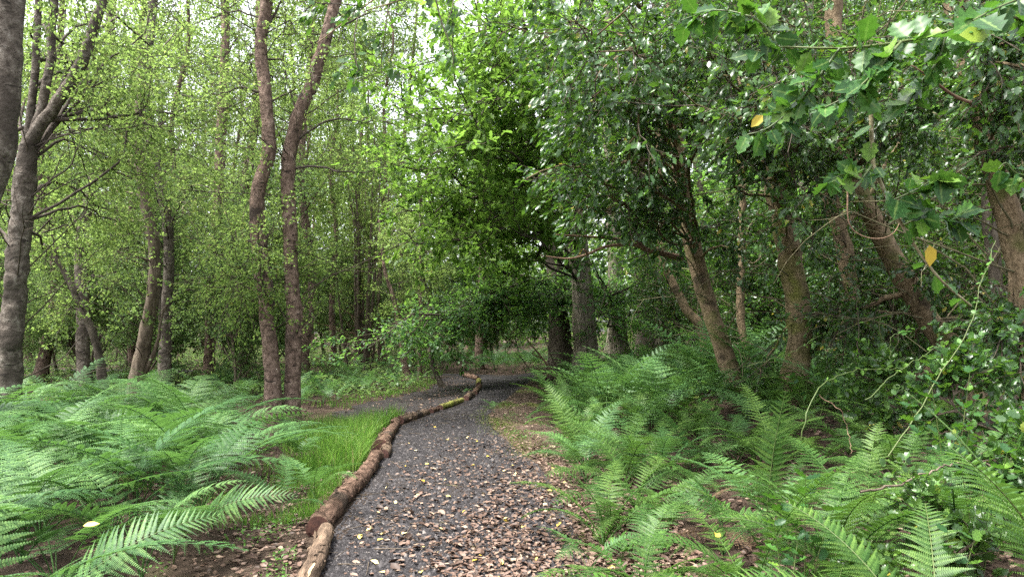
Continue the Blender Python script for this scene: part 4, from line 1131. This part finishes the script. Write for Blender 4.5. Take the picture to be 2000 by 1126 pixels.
# far ferns beyond the bend
for _ in range(3000):
    if len(FERNS) >= 30: break
    y = random.uniform(23.2, 29); px = random.uniform(850, 1060); x = (px - 1000) / FPX * y
    if path_l(y) - .4 < x < path_r(y) + .15: continue
    if any((x - f[1]) ** 2 + (y - f[2]) ** 2 < .55 ** 2 for f in FERNS): continue
    fern(x, y, 'bracken_far', 6, random.uniform(.6, .95))
label_ferns(FERNS, 'bracken', 'beyond the bend of the path', 'bracken beyond the path bend', 8)
for (px, py, n, sc, lb) in ((575, 905, 6, .62, 'low spreading fern at the foot of the birch pair'), (545, 1000, 4, .55, 'small pale fern in the grass left of the logs'), (620, 985, 5, .55, 'fresh pale fern leaning on the thick log'),
                            (965, 808, 4, .35, 'tiny pale fern on the bare verge of the path'), (905, 772, 3, .3, 'tiny fern beside the far logs'), (1150, 1110, 4, .35, 'small fern at the litter edge, bottom right of the path')):
    x, y = gp(px, py)
    t = fern(x, y, 'bracken', n, sc); t['label'] = lb; FERNS.clear()

# the nearest fronds, pinna by pinna
HP = {}
for kd in ('male', 'bracken'):
    for j in range(3):
        r = np.random.default_rng(300 + j + (9 if kd == 'male' else 0))
        V, F = pinna_geo(1.0, 18 if kd == 'male' else 20, .105 if kd == 'male' else .085, r, .12 + .08 * j, 1, curve=.06)
        HP[kd, j] = mesh('pinna', V, F, M['male_fern' if kd == 'male' else 'bracken'])
def hero_frond(parent, kind, seed, length, e0, e1, az, roll=0., tilt=0., maxw=None, blade=None, p=1., pairs=None):
    r = np.random.default_rng(seed); c = FSPEC[kind]
    P, fr = frond_frames(length, blade or c['blade'], e0, e1, pairs or c['pairs'] + (7 if kind == 'bracken' else 3), kind, maxw or c['maxw'], r, p)
    V, F = tubes(resample(P, 18), np.linspace(.006, .0012, 18), 5)
    f = part('frond', mesh('frond', V, F, M['stem_green'], True), parent)
    f.rotation_euler = (roll, tilt, az)
    for R, o, ln, sg, s in fr:
        q = part('pinna', HP[kind, r.integers(0, 3)], f)
        m = Matrix([[*R[0]], [*R[1]], [*R[2]]]).to_4x4()
        sc = Matrix.Diagonal((ln, ln * (1 if sg > 0 else 1), ln, 1))
        q.matrix_local = Matrix.Translation(o) @ m @ sc
    return f
def hero_fern(label, x, y, fronds, group, z=None):
    t = thing('fern', label, 'fern', (x, y, float(gz(x, y)) if z is None else z), group)
    for i, (kind, length, e0, e1, az, kw) in enumerate(fronds):
        hero_frond(t, kind, int(abs(x) * 100 + y * 1000) + i, length, e0, e1, math.radians(az), **kw)
    return t
D = dict
hero_fern('large dark fern at the bottom right with fronds fanning to the left', 1.72, 2.85,
          [('male', 1.05, 62, -5, 165, D(maxw=.2, roll=-.3)), ('male', 1.0, 70, 10, 120, D(maxw=.19)), ('male', .9, 70, -20, 215, D(maxw=.17)), ('male', .9, 72, 20, 60, D(maxw=.17))], 'near ferns')
hero_fern('tall fern cut off by the right edge, pinnae pointing left', 2.25, 2.75,
          [('male', 1.35, 84, 40, 150, D(maxw=.22)), ('male', 1.25, 80, 30, 200, D(maxw=.2)), ('male', 1.2, 78, 20, 95, D(maxw=.2))], 'near ferns')
hero_fern('fern with one upright frond standing above its neighbours on the right bank', 1.62, 4.5,
          [('male', 1.15, 92, 75, 250, D(maxw=.17)), ('male', .95, 75, 0, 190, D(maxw=.16)), ('male', .9, 72, -10, 320, D(maxw=.15)), ('male', .9, 70, -15, 20, D(maxw=.15))], 'near ferns')
hero_fern('fern whose pale frond droops rightwards below the mossy holly', 1.78, 3.7,
          [('male', 1.15, 80, -35, 20, D(maxw=.2, p=1.3)), ('male', 1.0, 72, -25, 150, D(maxw=.18)), ('male', .95, 70, -20, 240, D(maxw=.17))], 'near ferns')
hero_fern('fern hanging fronds towards the camera at the lower right', 1.05, 3.3,
          [('male', .85, 72, -35, 255, D(maxw=.16)), ('male', .8, 68, -30, 200, D(maxw=.15)), ('male', .8, 70, -25, 320, D(maxw=.15)), ('male', .7, 66, -25, 130, D(maxw=.14))], 'near ferns')
hero_fern('bracken with a broad frond reaching right at the lower left', -2.45, 3.6,
          [('bracken', 1.25, 78, -25, -25, D(maxw=.25, roll=.35)), ('bracken', 1.2, 80, -10, 40, D(maxw=.25, roll=.45)), ('bracken', 1.2, 80, -15, 240, D(maxw=.24))], 'near ferns')
hero_fern('bracken with fresh pale frond tips above the bare litter, left of the grass', -2.35, 4.9,
          [('bracken', 1.15, 78, -12, 10, D(maxw=.24, roll=.5)), ('bracken', 1.1, 72, -15, -60, D(maxw=.27)), ('bracken', 1.2, 80, -5, 100, D(maxw=.24))], 'near ferns')

# ------------------------------------------------------------------ grass
def grass(n, fx, h, name, w=.004, lean=.35, mat='grass'):
    x, y = fx(n); n = len(x)
    z = gz(x, y); a = rng.uniform(0, 6.28, n); hh = rng.uniform(h[0], h[1], n)
    la = rng.uniform(0, 6.28, n); ll = np.abs(rng.normal(0, lean, n)) * hh
    bx, by = np.cos(a) * w, np.sin(a) * w
    base = np.stack([x, y, z], -1)
    mid = base + np.stack([np.cos(la) * ll * .35, np.sin(la) * ll * .35, hh * .6], -1)
    tip = base + np.stack([np.cos(la) * ll, np.sin(la) * ll, hh], -1)
    o = np.stack([bx, by, np.zeros(n)], -1)
    V = np.stack([base - o, base + o, mid + o * .8, mid - o * .8, tip], 1)
    q = np.arange(n) * 5
    F4 = q[:, None] + np.array([0, 1, 2, 3]); F3 = q[:, None] + np.array([3, 2, 4])
    return part(name, mesh(name, V.reshape(-1, 3), [F3, F4], M[mat]), None, 'stuff')
def g_main(n):
    y = rng.uniform(7.4, 11.7, n); f = rng.beta(1.1, 1.5, n)
    x = path_l(y) - .22 - f * np.interp(y, [7, 8.5, 10, 12.8], [.5, 1.0, 1.5, 1.3])
    k = rng.uniform(0, 1, n) < np.clip(.55 + .7 * np.sin(x * 3.1) * np.cos(y * 2.2) + .3 * np.sin(x * 9 + y * 7), .03, 1)
    return x[k], y[k]
grass(15000, g_main, (.08, .36), 'grass', .0038, .45)
def g_near(n):
    y = rng.uniform(5.6, 8.2, n); x = path_l(y) - .3 - rng.exponential(.5, n)
    k = np.sin(x * 4 + 1) * np.cos(y * 3) > -.2
    return x[k], y[k]
grass(4200, g_near, (.04, .14), 'short_grass', .003)
def g_far(n):
    y = rng.uniform(14, 24, n); x = np.interp(y, ym, m0) - .05 - rng.exponential(.5, n)
    return x, y
grass(900, g_far, (.06, .2), 'far_grass', .006)
def g_verge(n):
    y = rng.uniform(8.2, 14.5, n); x = path_r(y) + .12 + rng.normal(0, .18, n) + .12 * (y < 11)
    k = np.sin(x * 6) * np.cos(y * 1.9 + 1) > -.3
    return x[k], y[k]
grass(5000, g_verge, (.012, .04), 'verge_grass', .003, .8, 'moss')

def undergrowth(n, fx, name, mat, h, sz):
    x, y = fx(n); n = len(x)
    cl = .5 + .5 * np.sin(x * 1.3 + .7 * y) * np.cos(y * .9 - x * .4)
    z = gz(x, y) + rng.uniform(.02, 1, n) * h * (.25 + cl)
    nor = rng.normal(0, .5, (n, 3)) + [0, 0, 1.]
    V, F = leaves_at(rng, np.stack([x, y, z], -1), rng.normal(0, 1, (n, 3)) * [1, 1, .4], nor, rng.uniform(sz[0], sz[1], n), 'rhomb')
    part(name, mesh(name, V, F, M[mat]), None, 'stuff')
def u_left(n):
    y = rng.uniform(15, 46, n); x = (rng.uniform(-150, 860, n) - 1000) / FPX * y
    k = x < np.interp(y, ym, m0) - .3
    k &= ~((x > path_l(y) - .3) & (x < path_r(y) + .3))
    return x[k], y[k]
def u_soil(n):
    y = rng.uniform(3.4, 8, n); x = path_l(y) - .25 - rng.exponential(.8, n)
    k = np.sin(x * 5 + 2) * np.cos(y * 4.1) > .1
    return x[k], y[k]
undergrowth(3600, u_soil, 'ground_weeds', 'herb_leaf', .07, (.012, .035))
def u_edge(n):
    y = rng.uniform(3.6, 14, n); x = path_r(y) + .2 + rng.exponential(.35, n)
    k = np.sin(x * 6 + 1) * np.cos(y * 3.1) > .15
    return x[k], y[k]
undergrowth(3600, u_edge, 'verge_weeds', 'herb_leaf', .06, (.012, .032))
undergrowth(46000, u_left, 'undergrowth', 'shrub_leaf', .55, (.05, .12))
def u_right(n):
    y = rng.uniform(10, 44, n); x = (rng.uniform(1040, 2200, n) - 1000) / FPX * y
    k = x > path_r(y) + np.where(y < 22, 1.3, .3)
    k &= ~((x > path_l(y) - .3) & (x < path_r(y) + .3))
    return x[k], y[k]
undergrowth(40000, u_right, 'shaded_undergrowth', 'beech_leaf', .5, (.05, .11))

# ------------------------------------------------------------------ herbs, holly sprigs, brambles
def sprig(label, p, stem_to, n, size, leafm, shape, group, name='holly_seedling', cat='plant', droop=.2, up=.8):
    r = np.random.default_rng(abs(int(p[0] * 977 + p[1] * 131)))
    base = np.array([p[0], p[1], float(gz(p[0], p[1]))])
    t = thing(name, label, cat, base, group)
    V0, F0 = leaves_at(r, np.zeros((1, 3)), np.array([[1., 0, 0]]), np.array([[0., 0, 1]]), np.array([1.]), shape)
    me = mesh('leaf', V0, F0, M[leafm], shape == 'oval')
    for q, e in enumerate(stem_to):
        e = np.asarray(e, float)
        pts = resample(np.array([[0, 0, 0], e * .5 + [0, 0, .06], e]), 10)
        V, F = tubes(pts, np.linspace(.005, .0015, 10), 5)
        part('stem', mesh('stem', V, F, M['stem_green'], True), t)
        for i in range(n):
            f = (i + 1) / n * .75 + .25; j = min(int(f * 9), 8)
            tan = Vector(norm(pts[j + 1] - pts[j])); a = i * 2.4 + r.uniform(-.4, .4)
            d = Vector((math.cos(a), math.sin(a), -droop + r.normal(0, .25))) + tan * .6; d.normalize()
            nr = Vector((r.normal(0, .4), r.normal(0, .4), up)); y_ = nr.cross(d).normalized(); nr = d.cross(y_)
            lf = part('leaf', me, t)
            s_ = size * r.uniform(.7, 1.2)
            lf.matrix_local = Matrix.Translation(Vector(pts[j + 1])) @ Matrix((d, y_, nr)).transposed().to_4x4() @ Matrix.Diagonal((s_, s_, s_, 1))
    return t
HS = 'holly seedlings among the right ferns'
def st(*a): return list(a)
sprig('glossy holly seedling between the near ferns, below the upright frond', (1.55, 3.75), st((0, -.05, .75), (-.12, .05, .62), (.12, -.1, .6)), 11, .075, 'holly_leaf_big', 'holly_fine', HS)
sprig('glossy holly shoot left of the big bottom right fern', (1.30, 3.35), st((-.05, 0, .6), (.1, .1, .5)), 10, .07, 'holly_leaf_big', 'holly_fine', HS)
sprig('holly seedling with bluish shine near the right edge, below the leaning trunks', (2.75, 4.4), st((-.1, 0, 1.0), (.15, 0, 1.05), (.05, -.2, .9), (-.3, -.1, .85)), 12, .08, 'holly_leaf_big', 'holly_fine', HS)
sprig('low holly seedling at the right of the dark gap behind the near ferns', (2.45, 3.7), st((-.1, 0, .8), (.1, -.1, .75), (-.25, .05, .6)), 12, .075, 'holly_leaf_big', 'holly_fine', HS)
sprig('holly seedling beside the foot of the mossy holly trunk', (3.3, 7.6), st((0, 0, .7), (-.25, 0, .6), (.2, -.1, .65)), 12, .08, 'holly_leaf_big', 'holly_fine', HS)
sprig('small holly seedling under the right edge fern', (1.95, 3.15), st((0, 0, .55), (.15, .05, .5)), 10, .07, 'holly_leaf_big', 'holly_fine', HS)
HB = 'broad-leaved herbs at the litter edge'
for (px, py, lb, n, sz) in ((1215, 1085, 'round-leaved herb at the edge of the leaf litter', 6, .075), (1290, 1075, 'round-leaved herb in front of the hanging fern', 7, .085), (1440, 1150, 'pale green herb at the bottom edge', 7, .085),
                            (1480, 1180, 'bright herb cut off by the bottom edge', 6, .08), (1185, 1160, 'small herb at the bottom of the litter', 5, .06), (440, 990, 'three-leaved seedling in the bare soil on the left', 4, .06), (330, 1180, 'small seedling at the bottom left in the litter', 5, .06)):
    x, y = gp(px, py)
    sprig(lb, (x, y), st((0, 0, .16), (.06, .02, .13), (-.06, 0, .14)), n // 2 + 1, sz, 'herb_leaf', 'oval', HB, 'herb', 'plant', .0, 1.6)

HL = dict(level2=dict(per=5, tr=(.2, 1), ang=(30, 60), L=(.2, .45), k=4, bend=.1, wob=.15),
          fol=dict(twigs=dict(per=4, tr=(.15, 1), ang=(25, 60), L=(.1, .25), k=3, bend=0, wob=.15), direct=4,
                   leaves=dict(per=4, size=(.08, .12), shape='holly_fine', droop=.1, up=1., jit=.01), r2=.004, r3=.002))
hbush = [full_tree('holly_bush', 'bush', 180 + i, .9 + .25 * i, .016, 'brown_bark', 'holly_leaf', HL, 11, (.1, .98), (.3, .6), (30, 60)) for i in range(2)]
for i, (x, y, sc, lb) in enumerate([(2.95, 4.3, .62, 'low glossy holly bush in front of the big leaning holly'), (3.7, 5.4, .7, 'holly bush at the foot of the leaning trunks, right side'), (2.3, 3.6, .5, 'small dark holly bush behind the bottom right fern'),
                                    (3.4, 6.8, .7, 'dark holly bush right of the mossy trunk'), (1.72, 3.5, .38, 'knee high holly bush among the near right ferns')]):
    o = hbush[i % 2] if i < 2 else copy_tree(hbush[i % 2])
    o.location = (x, y, float(gz(x, y)) - .02); o.rotation_euler = (0, 0, i * 1.3); o.scale = (sc,) * 3
    o['label'] = lb; o['group'] = 'low holly bushes on the right'

def cane(label, pts, r0, r1, mat='stem_green', group='arching bramble canes', name='bramble_cane'):
    P = resample(px_line(pts), 24); r0 *= .75; r1 *= .75
    P[1:-1] += np.random.default_rng(len(label)).normal(0, .006, (22, 3))
    base = P[0].copy()
    t = thing(name, label, 'cane', base, group)
    V, F = tubes(P, np.linspace(r0, r1, 24), 6)
    part('stem', mesh('stem', V - base, F, M[mat], True), t)
    r = np.random.default_rng(len(label))
    if name == 'bramble_cane':
        V, F = leaves(r, P[None, 6:], 9, (.03, .055), 'oval', jit=.01)
        part('foliage', mesh('foliage', V - base, F, M['herb_leaf']), t, 'stuff')
    return t
cane('long thin green cane rising diagonally across the right trunks', [(1735, 890, 4.6), (1800, 790, 4.7), (1850, 710, 4.8), (1890, 650, 4.9), (1915, 560, 5.0), (1945, 470, 5.1)], .006, .003)
cane('green cane arching from the ferns past the mossy trunk', [(1565, 860, 5.2), (1575, 810, 5.2), (1600, 760, 5.3), (1660, 725, 5.5), (1760, 720, 5.8)], .007, .004)
cane('thin cane curving up to the right below the broken limb', [(1690, 780, 5.0), (1750, 730, 5.1), (1810, 690, 5.2), (1850, 665, 5.3)], .005, .003)
cane('hooked cane hanging in front of the shaded holly', [(1738, 700, 6), (1740, 660, 6), (1760, 650, 6), (1785, 640, 6)], .005, .003)
cane('nearly level thin cane at the foot of the mossy trunk', [(1460, 715, 7), (1510, 700, 7), (1560, 680, 7), (1600, 655, 7)], .005, .003)
cane('vertical dark cane right of the mossy trunk', [(1675, 820, 7), (1672, 740, 7), (1676, 650, 7), (1672, 560, 7)], .008, .005, 'twig')
cane('dead brown stick lying across the right ferns', [(1680, 960, 3.6), (1750, 945, 3.7), (1830, 915, 3.8), (1860, 905, 3.9)], .009, .006, 'brown_bark', 'dead sticks', 'dead_stick')
cane('pinkish dead stem drooping over the fern beside the hanging yellow leaves', [(1600, 770, 4.2), (1640, 800, 4.2), (1655, 840, 4.2), (1662, 885, 4.1)], .004, .002, 'red_twig', 'dead sticks', 'dead_stick')

# fallen dead branch by the oaks
def fallen():
    r = np.random.default_rng(91)
    b = at(1070, 735, 19.5); b[2] = float(gz(b[0], b[1]))
    t = thing('fallen_branch', 'bleached fallen branch tangled at the foot of the dark oak', 'branch', b)
    ls = [[(1085, 735), (1060, 700), (1035, 670), (1028, 660), (1042, 658), (1060, 660)], [(1075, 720), (1040, 725), (1020, 700), (1010, 690)], [(1060, 700), (1040, 690), (1050, 680)], [(1090, 730), (1075, 690), (1062, 650), (1066, 630)], [(1060, 730), (1085, 715), (1110, 700)]]
    for q, l in enumerate(ls):
        P = resample(px_line([(p[0], p[1], 19.5 + .2 * q) for p in l]), 14)
        V, F = tubes(P, np.linspace(.035 - .004 * q, .012, 14), 6, .05, r)
        part('limb', mesh('limb', V - b, F, M['red_twig' if q in (0, 2) else 'brown_bark'], True), t)
fallen()

# ------------------------------------------------------------------ near holly hanging in from the top right, leaf by leaf
def near_holly():
    r = np.random.default_rng(64)
    base = np.array([1.75, 1.75, float(gz(1.75, 1.75))])
    t = thing('holly_tree', 'nearest holly, its big glossy leaves hanging in from the top right corner', 'tree', base)
    tr = np.array([base, base + [.05, .0, 1.0], base + [0, .05, 2.0], base + [-.1, .1, 3.2]])
    trunk_part(t, base, tr, .05, .03, 'holly_bark', r, 20, 8, .03, .3)
    meshes = []
    for i in range(5):
        V0, F0 = leaves_at(r, np.zeros((1, 3)), np.array([[1., 0, 0]]), np.array([[0., 0, 1]]), np.array([1.]), 'holly_fine')
        V0 = V0 * np.array([1, 1.0 + .1 * i, .6 + .35 * i]); V0[:, 2] -= .12 * i * V0[:, 0] ** 2
        V0[:, 1] += .05 * (i - 2) * V0[:, 0] ** 2
        lm = mesh('leaf', V0, F0, M['holly_leaf_big'], True)
        ab = lm.attributes.new('midrib', 'FLOAT', 'POINT'); nv = len(V0); m_ = (nv - 2) // 3
        ab.data.foreach_set('value', np.array([1.0] + [0.0] * (2 * m_) + [1.0] * m_ + [1.0], np.float32))
        meshes.append(lm)
    P_, N_ = 'pale_twig', 'stem_green'
    lines = [  # photo pixels with distance; radius, leaf count, leaf size, material
        ([(2080, 60, 1.5), (1950, 30, 1.4), (1850, 62, 1.3), (1760, 82, 1.25), (1640, 95, 1.25), (1520, 92, 1.3), (1440, 110, 1.35)], .004, 30, .062, N_),
        ([(1850, 62, 1.3), (1830, 120, 1.28), (1795, 165, 1.26), (1772, 205, 1.25)], .003, 9, .058, N_),
        ([(1640, 95, 1.25), (1600, 150, 1.25), (1560, 200, 1.28), (1500, 250, 1.3), (1450, 265, 1.32)], .003, 16, .06, N_),
        ([(1760, 82, 1.25), (1700, 150, 1.2), (1650, 190, 1.2), (1600, 215, 1.22)], .003, 14, .062, N_),
        ([(1700, 150, 1.3), (1704, 300, 1.3), (1715, 345, 1.3), (1762, 440, 1.32), (1830, 538, 1.34), (1897, 597, 1.36)], .0045, 5, .055, P_),
        ([(1735, 395, 1.3), (1790, 370, 1.28), (1830, 345, 1.27), (1850, 340, 1.27)], .0022, 7, .06, N_),
        ([(1705, 320, 1.3), (1680, 350, 1.28), (1650, 340, 1.27), (1615, 355, 1.26)], .002, 8, .052, N_),
        ([(1762, 440, 1.32), (1800, 425, 1.3), (1845, 420, 1.3), (1880, 435, 1.3)], .002, 9, .058, N_),
        ([(2060, 345, 1.3), (1990, 340, 1.3), (1965, 318, 1.3), (1950, 330, 1.3)], .0025, 5, .055, N_),
        ([(2050, -20, 1.3), (1960, 10, 1.2), (1900, 40, 1.15)], .003, 5, .075, N_),
        ([(1520, 92, 1.3), (1480, 40, 1.3), (1400, 20, 1.35), (1330, 40, 1.4)], .0025, 12, .06, N_),
        ([(1895, 200, 1.5), (1860, 185, 1.45), (1800, 140, 1.4), (1780, 128, 1.4)], .004, 0, .05, 'red_twig'),
        ([(1655, 370, 1.6), (1660, 440, 1.6), (1700, 465, 1.6), (1745, 455, 1.6), (1770, 400, 1.6)], .0018, 0, .05, 'red_twig')]
    for pl, rad, n, sz, mt in lines:
        n = int(n * 2.6); sz *= .68
        P = resample(px_line(pl), 20)
        if pl[0][0] > 2000:
            P = np.vstack([[base[0], base[1], P[0, 2] - .1], P])
        V, F = tubes(P, np.linspace(rad, rad * .4, len(P)), 6, .06, r)
        part('branch', mesh('branch', V - base, F, M[mt], True), t)
        for i in range(n):
            f = (i + r.uniform(.2, .9)) / n * .9 + .1; j = min(int(f * (len(P) - 1)), len(P) - 2)
            tan = norm(P[j + 1] - P[j]); a = r.normal(0, 1, 3); a[2] -= .4
            d = norm(norm(a) + tan * .5); nr = norm(r.normal(0, .55, 3) + [0, -.45, .7])
            y_ = norm(np.cross(nr, d)); nr = np.cross(d, y_)
            s_ = sz * r.uniform(.65, 1.15)
            lf = part('leaf', meshes[r.integers(0, 5)], t)
            o = P[j] - base + d * .008
            lf.matrix_local = Matrix.Translation(o) @ Matrix((d, y_, nr)).transposed().to_4x4() @ Matrix.Diagonal((s_, s_, s_, 1))
    # the yellowing leaves
    for (px, py, dd, sz, dx, lb) in ((1930, 70, 1.15, .046, (-.9, .1, .1), 'pale yellow-green leaf'), (1815, 478, 1.31, .042, (.1, .1, -1), 'bright yellow leaf hanging from the branch'), (1490, 225, 1.3, .03, (-.6, .2, -.6), 'yellow leaf')):
        p = at(px, py, dd) - base; d = Vector(dx).normalized(); nr = Vector((.1, -1, .3)); y_ = nr.cross(d).normalized(); nr = d.cross(y_)
        V0, F0 = leaves_at(r, np.zeros((1, 3)), np.array([[1., 0, 0]]), np.array([[0., 0, 1]]), np.array([1.]), 'oval')
        lf = part('leaf', mesh('leaf', V0, F0, M['lime_leaf' if 'green' in lb else 'yellow_leaf'], True), t, None, None, lb)
        lf.matrix_local = Matrix.Translation(Vector(p)) @ Matrix((d, y_, nr)).transposed().to_4x4() @ Matrix.Diagonal((sz, sz * 1.1, sz, 1))
near_holly()

# single leaves that have come to rest on the ferns
for (px, py, d, sz, me, lb) in ((178, 1026, 3.55, .075, yellow_meshes[0], 'bright yellow leaf caught on the fern at the lower left'), (1400, 1046, 3.2, .055, yellow_meshes[2], 'cream yellow leaf caught on the hanging fern at lower right'),
                               (1706, 830, 4.3, .07, yellow_meshes[4], 'round tan leaf caught in the ferns below the broken limb'), (1310, 1026, 3.3, .06, dead_meshes[0], 'brown leaf resting on the lower right fern')):
    p = at(px, py, d)
    o = place_leaf(p[0], p[1], sz, me, 'fallen_leaf', lb, 'leaves caught on ferns', p[2])
    o.rotation_euler = (.5, .1, random.uniform(0, 6.28))
